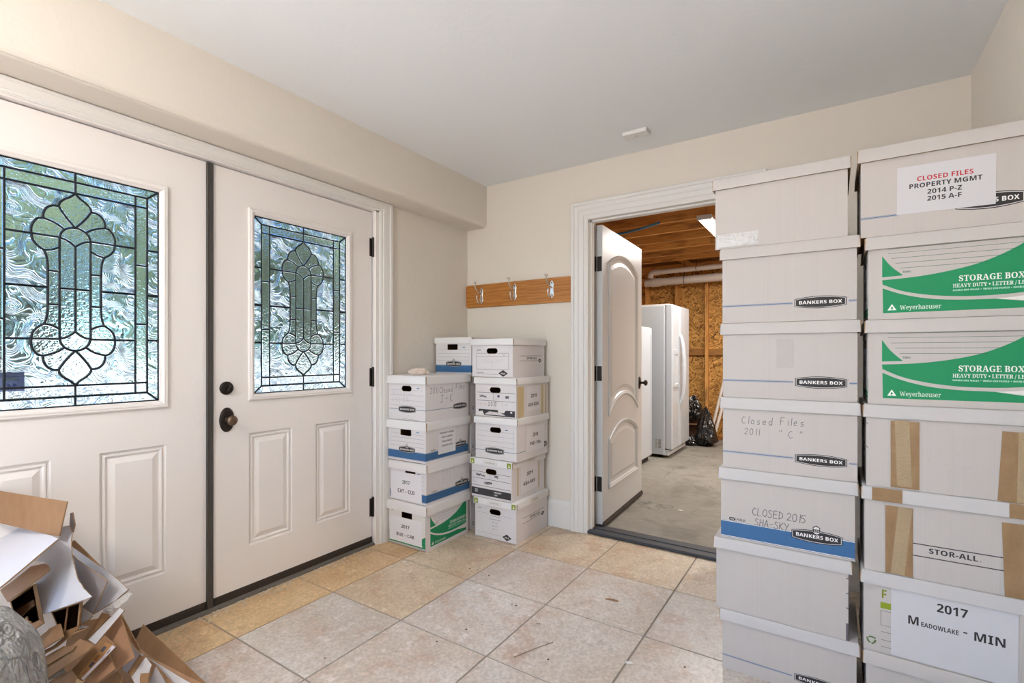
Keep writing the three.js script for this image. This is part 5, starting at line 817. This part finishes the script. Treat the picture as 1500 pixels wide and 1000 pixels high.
  sheetPiece('thin upright divider of the small open carton', [b(654, 260), b(668, 255), b(640, 492), b(620, 502)], b(646, 380), 1.475, [0.95, 0.1, 0.5], K);
  sheetPiece('brown end wall of the small open carton, leaning right', [b(790, 220), b(806, 212), b(782, 440), b(766, 446)], b(788, 330), 1.47, [-0.7, 0.1, 0.8], K);
  sheetPiece('long brown bottom flap of the small open carton', [b(610, 545), b(640, 490), b(776, 440), b(765, 470), b(690, 518), b(622, 560)], b(690, 500), 1.46, [0.1, 0.8, 0.6], K);
  sheetPiece('white corner poking out right of the small open carton', [b(806, 262), b(898, 346), b(862, 384), b(782, 428)], b(835, 350), 1.53, [0.2, 0.5, 0.8], Wt);
  sheetPiece('pointed white wedge below the small open carton', [b(700, 500), b(790, 432), b(872, 452), b(800, 470)], b(790, 465), 1.49, [0.2, 0.8, 0.6], Wt);
  sheetPiece('brown board with a raggedly torn upper edge at mid heap', [b(262, 630), b(335, 578, 1), b(400, 540, 1), b(480, 468, 1), b(582, 420), b(616, 548), b(332, 722)], b(440, 580), 1.43, [0.15, 0.55, 0.85], K, { torn: 0.002 });
  sheetPiece('long thin brown board below the ragged one', [b(338, 726), b(520, 638), b(618, 556), b(700, 512), b(862, 462), b(700, 528), b(560, 640), b(362, 752)], b(560, 620), 1.44, [0.1, 0.8, 0.6], Pk);
  sheetPiece('brown board with a bent right tip low in the heap', [b(372, 782), b(620, 640), b(738, 640), b(704, 682), b(402, 858)], b(540, 740), 1.43, [0.1, 0.6, 0.8], K);
  sheetPiece('broad brown board reaching the pinkish square, low in the heap', [b(408, 872), b(780, 570), b(916, 626), b(862, 684), b(432, 976)], b(640, 760), 1.42, [0.1, 0.6, 0.85], K);
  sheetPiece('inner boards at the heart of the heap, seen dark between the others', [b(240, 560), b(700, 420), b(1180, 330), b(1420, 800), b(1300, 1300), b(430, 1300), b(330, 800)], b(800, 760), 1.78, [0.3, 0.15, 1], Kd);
  const strip = sheetPiece('narrow carton side with dark printed squares and a white edge', [b(690, 880), b(1020, 538), b(1132, 640), b(802, 982), b(740, 950)], b(910, 760), 1.455, [0.3, 0.55, 0.85], K);
  const lab = std({ map: canvasTex(200, 80, (g) => { g.fillStyle = '#a97c4f'; g.fillRect(0, 0, 200, 80); g.fillStyle = '#cfc9d4'; g.fillRect(0, 52, 200, 28); g.fillStyle = '#4f4a50'; g.fillRect(150, 6, 30, 26); g.fillRect(60, 16, 30, 26); g.fillStyle = '#8a5c3c'; g.fillRect(98, 12, 34, 24); g.fillRect(16, 22, 30, 10); g.fillStyle = '#565a6a'; g.fillRect(152, 58, 26, 6); g.fillRect(152, 68, 20, 4); }), roughness: 0.8 });
  { // a printed sticker glued along that strip: built from the strip's own corners
    const o = strip.position, q = strip.quaternion.clone().invert(), P = [b(760, 930), b(1035, 600), b(1128, 648), b(812, 972)].map(([u, v]) => { const n = V(0, 0, 1).applyQuaternion(strip.quaternion), r = rayOf(u, v), e = V(0, EYE, 0); return e.clone().addScaledVector(r, o.clone().addScaledVector(n, 0.0008).sub(e).dot(n) / r.dot(n)).sub(o).applyQuaternion(q); });
    const g = new THREE.BufferGeometry(), idx = [0, 3, 2, 0, 2, 1], uv = [[0, 1], [1, 1], [1, 0], [0, 0]]; g.setAttribute('position', new THREE.BufferAttribute(new Float32Array(idx.flatMap((m) => P[m].toArray())), 3)); g.setAttribute('uv', new THREE.BufferAttribute(new Float32Array(idx.flatMap((m) => uv[m])), 2)); g.computeVertexNormals();
    mesh('shipping_label', g, lab, strip);
  }
  sheetPiece('pinkish square panel hanging on the right of the heap', [b(1022, 500), b(1172, 338), b(1312, 756), b(1126, 884), b(1112, 850), b(1062, 722), b(1132, 640), b(1022, 540)], b(1190, 660), 1.51, [0.45, 0.25, 0.9], Pk);
  sheetPiece('pinkish flap at the bottom of the heap, below the printed strip', [b(800, 1010), b(870, 922), b(1060, 722), b(1124, 862), b(932, 1010), b(900, 1080), b(780, 1080)], b(980, 880), 1.465, [0.25, 0.5, 0.85], Pk);
  sheetPiece('narrow brown rail above the white strip', [b(812, 584), b(1000, 308), b(1068, 330), b(858, 578)], b(930, 450), 1.52, [0.2, 0.6, 0.8], K);
  sheetPiece('white strip with a brown seam slanting up to the right', [b(862, 578), b(1170, 268), b(1212, 292), b(932, 622)], b(1030, 440), 1.505, [0.25, 0.6, 0.8], Wt);
  sheetPiece('grey panel standing behind the torn white sheet', [a(700, 750), a(742, 790), b(1048, 8), b(905, 332), b(800, 256), b(896, 160), b(760, 0), a(730, 900)], b(900, 100), 1.565, [0.35, 0.2, 1], Gy);
  sheetPiece('pale sheet with pointed right corner sticking out of the heap', [a(702, 660), a(960, 838), a(1150, 992), b(1252, 86), b(1130, 192), b(905, 332), b(1046, 10), a(725, 758)], b(1100, 120), 1.60, [0.25, 0.55, 0.9], Wt);
  sheetPiece('narrow brown board edge along the back of the pale sheet', [a(700, 622), a(722, 604), a(960, 838), a(975, 860), a(702, 668)], a(830, 740), 1.615, [0.3, 0.5, 0.8], K);
  const foil = sheetPiece('crinkled clear plastic edge poking out under the pale sheet', [b(1250, 88, 1), b(1296, 132, 1), b(1180, 242, 1), b(1060, 332, 1), b(1000, 292), b(1130, 194)], b(1150, 210), 1.58, [0.3, 0.7, 0.8], [M.clearTape, M.clearTape], { torn: 0.004, name: 'plastic_scrap', t: 0.001 }); foil.userData.category = 'plastic'; delete foil.userData.group;
  sheetPiece('narrow brown panel standing just right of the pinkish square', [b(1170, 350), b(1202, 368), b(1374, 684), b(1334, 664), b(1290, 600)], b(1270, 520), 1.60, [0.7, 0.15, 0.8], Kd);
  sheetPiece('tall brown carton side leaning on the heap at its right end', [c(462, 428), c(1080, 1010), c(1250, 1180), c(960, 1180), c(920, 985), c(580, 772), c(440, 666), c(395, 570)], c(650, 780), 1.66, [0.62, 0.35, 0.75], K);
  sheetPiece('outermost of three thin pale sheets fanned at the right foot of the heap', [c(436, 664), c(570, 765), c(1000, 985), c(1120, 1060), c(820, 1060), c(590, 830)], c(720, 870), 1.61, [0.5, 0.6, 0.7], Pk);
  sheetPiece('middle of three thin pale sheets fanned at the right foot of the heap', [c(312, 592), c(425, 702), c(600, 805), c(940, 1010), c(900, 1060), c(640, 950), c(480, 765)], c(620, 850), 1.585, [0.5, 0.5, 0.75], Wt);
  sheetPiece('innermost of three thin pale sheets fanned at the right foot of the heap', [c(480, 740), c(590, 825), c(760, 1010), c(740, 1100), c(420, 1100), c(400, 960)], c(560, 920), 1.56, [0.4, 0.5, 0.8], Pk);
  sheetPiece('lilac board end between the pinkish square and the pale sheets', [c(262, 872), c(330, 600), c(424, 722), c(312, 905)], c(330, 780), 1.545, [0.5, 0.3, 0.85], Gy);
  sheetPiece('short brown board end between the pale sheets', [c(318, 884), c(472, 724), c(492, 748), c(345, 934)], c(405, 830), 1.53, [0.4, 0.6, 0.7], K);
  sheetPiece('small white flap beside the short brown board end', [c(345, 934), c(492, 748), c(546, 822), c(520, 905), c(430, 1010), c(380, 1000)], c(450, 870), 1.525, [0.4, 0.5, 0.8], Wt);
  sheetPiece('grey triangular corner at the bottom right of the heap', [c(520, 1010), c(590, 832), c(690, 1010)], c(600, 940), 1.53, [0.4, 0.3, 0.9], Gy);
  sheetPiece('curled brown scrap at the bottom edge of the heap', [c(440, 905, 1), c(520, 900, 1), c(505, 1010), c(440, 1060), c(430, 960)], c(475, 960), 1.50, [0.3, 0.6, 0.8], K, { torn: 0.002 });
  sheetPiece('brown board end at the very bottom of the heap', [b(950, 1010), b(1150, 882), b(1192, 932), b(1160, 1080), b(930, 1080)], b(1080, 970), 1.495, [0.3, 0.5, 0.8], K);
  sheetPiece('long brown board at the lower left of the heap', [b(430, 1010), b(690, 878), b(745, 945), b(700, 1080), b(420, 1080)], b(570, 980), 1.41, [0.15, 0.5, 0.85], K);
  // grey plastic bag in the near left corner
  const g = new THREE.IcosahedronGeometry(1, 44), p = g.attributes.position;
  for (let i = 0; i < p.count; i++) {
    const v = V(p.getX(i), p.getY(i), p.getZ(i)).normalize(), w = fbm(v.x * 2 + 8 + v.z, v.y * 1.2 + 8, 64, 3, 5), f = Math.abs(Math.sin(5 * (v.x - v.z) + 6 * w + 1.2 * v.y)), n = fbm(v.x * 2 + 30 + v.z, v.y * 2 + 30, 128, 3, 9);
    const q = 0.84 + 0.16 * n + 0.06 * Math.pow(f, 0.6); p.setXYZ(i, v.x * q, Math.max(-0.96, v.y * q), v.z * q);
  }
  const bag = mesh('grey_plastic_bag', metric(toCreasedNormals((g.computeVertexNormals(), plain(g)), 0.9)), M.greyBag); bag.scale.set(0.152, 0.285, 0.152); bag.position.set(-1.775, 0.274, -0.268); tag(bag, 'crumpled grey translucent plastic bag at the near end of the cardboard heap', 'bag');
}

// ------------------------------------------------------------------ litter on the stone floor
{
  const scrap = (label, u, v, w, d, mat, cat, turn, name) => { const p = on(u, v, 'y', 0.003), s = new THREE.Shape(), n = 9; for (let k = 0; k < n; k++) { const a = k / n * 6.283, r = 0.75 + 0.5 * hash(k, u, v), x = Math.cos(a) * w * r, y = Math.sin(a) * d * r; k ? s.lineTo(x, y) : s.moveTo(x, y); } const g = new THREE.ExtrudeGeometry(s, { depth: 0.002, bevelEnabled: false, curveSegments: 4 }); g.rotateX(-Math.PI / 2); const m = mesh(name, g, mat); m.position.copy(p).setY(0.0006); m.rotation.y = turn; return tag(m, label, cat); };
  scrap('small torn brown cardboard scrap on the floor tiles before the open door', 897, 878, 0.034, 0.009, M.kraft, 'scrap', 0.2, 'cardboard_scrap');
  scrap('tiny white paper scrap near the right-hand box column', 921, 970, 0.016, 0.008, M.trim, 'scrap', 0.5, 'paper_scrap');
  scrap('tiny white chip on a tile near the entry door, beside the green box', 593, 822, 0.011, 0.006, M.trim, 'scrap', 0.9, 'paper_scrap');
  scrap('small pale chip lying on the concrete beyond the threshold', 997, 747, 0.017, 0.010, M.pvc, 'scrap', 0.3, 'plaster_chip');
  const a = on(753, 962, 'y', 0.004), b = on(810, 940, 'y', 0.004), tw = mesh('twig', tube([a, a.clone().lerp(b, 0.4).add(V(0.002, 0.002, -0.004)), b], 0.0016, 14, 6), std({ color: rgb(0.30, 0.22, 0.15), roughness: 0.9 })); tag(tw, 'thin dry twig lying across a floor tile in the foreground', 'twig');
  const chip = (list) => join(list.map(([x, z, r, s]) => { const g = new THREE.IcosahedronGeometry(r, 0); g.scale(1, 0.45, 0.7 + 0.6 * hash(s, 1, 1)); g.rotateY(s); g.translate(x, r * 0.4, z); return g; }));
  const dark = [[716, 843], [712, 848], [722, 886], [750, 885], [756, 887], [683, 922], [611, 870], [706, 915], [800, 758 + 60], [790, 914], [803, 966], [787, 913], [640, 940], [580, 954], [860, 906], [1035, 935], [818, 782], [688, 833], [700, 835], [760, 905], [476, 964], [1003, 977]].map(([u, v], i) => { const p = on(u, v, 'y', 0); return [p.x, p.z, 0.0022 + 0.0028 * hash(i, 4, 2), i]; });
  const m1 = mesh('dirt_crumbs', chip(dark), std({ color: rgb(0.07, 0.055, 0.045), roughness: 0.95 })); m1.userData = { kind: 'stuff', label: 'dark specks of dirt scattered over the stone floor', category: 'dirt' };
  const pale = []; for (let i = 0; i < 560; i++) { const z = -0.5 - 1.5 * hash(i, 2, 7), x = -2.342 + 0.07 * hash(i, 3, 7) ** 2.5; pale.push([x, z, 0.0018 + 0.005 * hash(i, 5, 7) ** 2, i]); }
  const m2 = mesh('plaster_crumbs', chip(pale), std({ color: rgb(0.62, 0.55, 0.45), roughness: 0.95 })); m2.userData = { kind: 'stuff', label: 'pale crumbs of plaster along the sill of the entry doors', category: 'debris' };
}

// ------------------------------------------------------------------ outdoors, behind the leaded glass
{
  struct(mesh('ground_outside', box(-70, 40, -0.5, -0.13, -60, 50), std({ color: rgb(0.62, 0.59, 0.55), roughness: 0.9 })));
  const leaf = new THREE.BufferGeometry(); // a folded leaf
  leaf.setAttribute('position', new THREE.BufferAttribute(new Float32Array([0, 0, 0, 0.5, 0.16, 0.12, 1, 0, 0, 0, 0, 0, 1, 0, 0, 0.5, 0.16, -0.28]), 3)); leaf.computeVertexNormals();
  const N = 140000, im = new THREE.InstancedMesh(leaf, std({ color: rgb(0.17, 0.215, 0.115), roughness: 0.6 }), N), q = new THREE.Quaternion(), mtx = new THREE.Matrix4(), col = new THREE.Color();
  const crowns = []; for (let k = 0; k < 90; k++) crowns.push([-11 - 16 * hash(k, 1, 3), 1.2 + 5.4 * hash(k, 2, 3), 3 - 30 * (k / 90) - 3 * hash(k, 3, 3), 0.6 + 1.3 * hash(k, 4, 3), 0.25 + 1.5 * hash(k, 5, 3) ** 1.6]);
  const share = crowns.flatMap((c, k) => Array(Math.ceil(4 * c[3] * c[3])).fill(k));
  for (let i = 0; i < N; i++) {
    const [x, y, z, r, tone] = crowns[share[i % share.length]], v = V(rr(-1, 1), rr(-1, 1), rr(-1, 1)).normalize().multiplyScalar(r * Math.cbrt(0.25 + 0.75 * rnd()));
    q.setFromEuler(new THREE.Euler(rr(0, 6.28), rr(0, 6.28), rr(0, 6.28))); const s = rr(0.14, 0.30);
    mtx.compose(V(x + v.x, Math.max(0.5, y + v.y * 1.2), z + v.z), q, V(s, s, s)); im.setMatrixAt(i, mtx); im.setColorAt(i, col.setRGB(tone * rr(0.7, 1.3), tone * rr(0.8, 1.2), tone * rr(0.6, 1.4)));
  }
  im.name = 'tree_foliage'; im.userData = { kind: 'stuff', label: 'sunlit green foliage of trees blurred by the leaded door glass', category: 'foliage' }; shade(im); scene.add(im);
}

renderer.render(scene, camera);
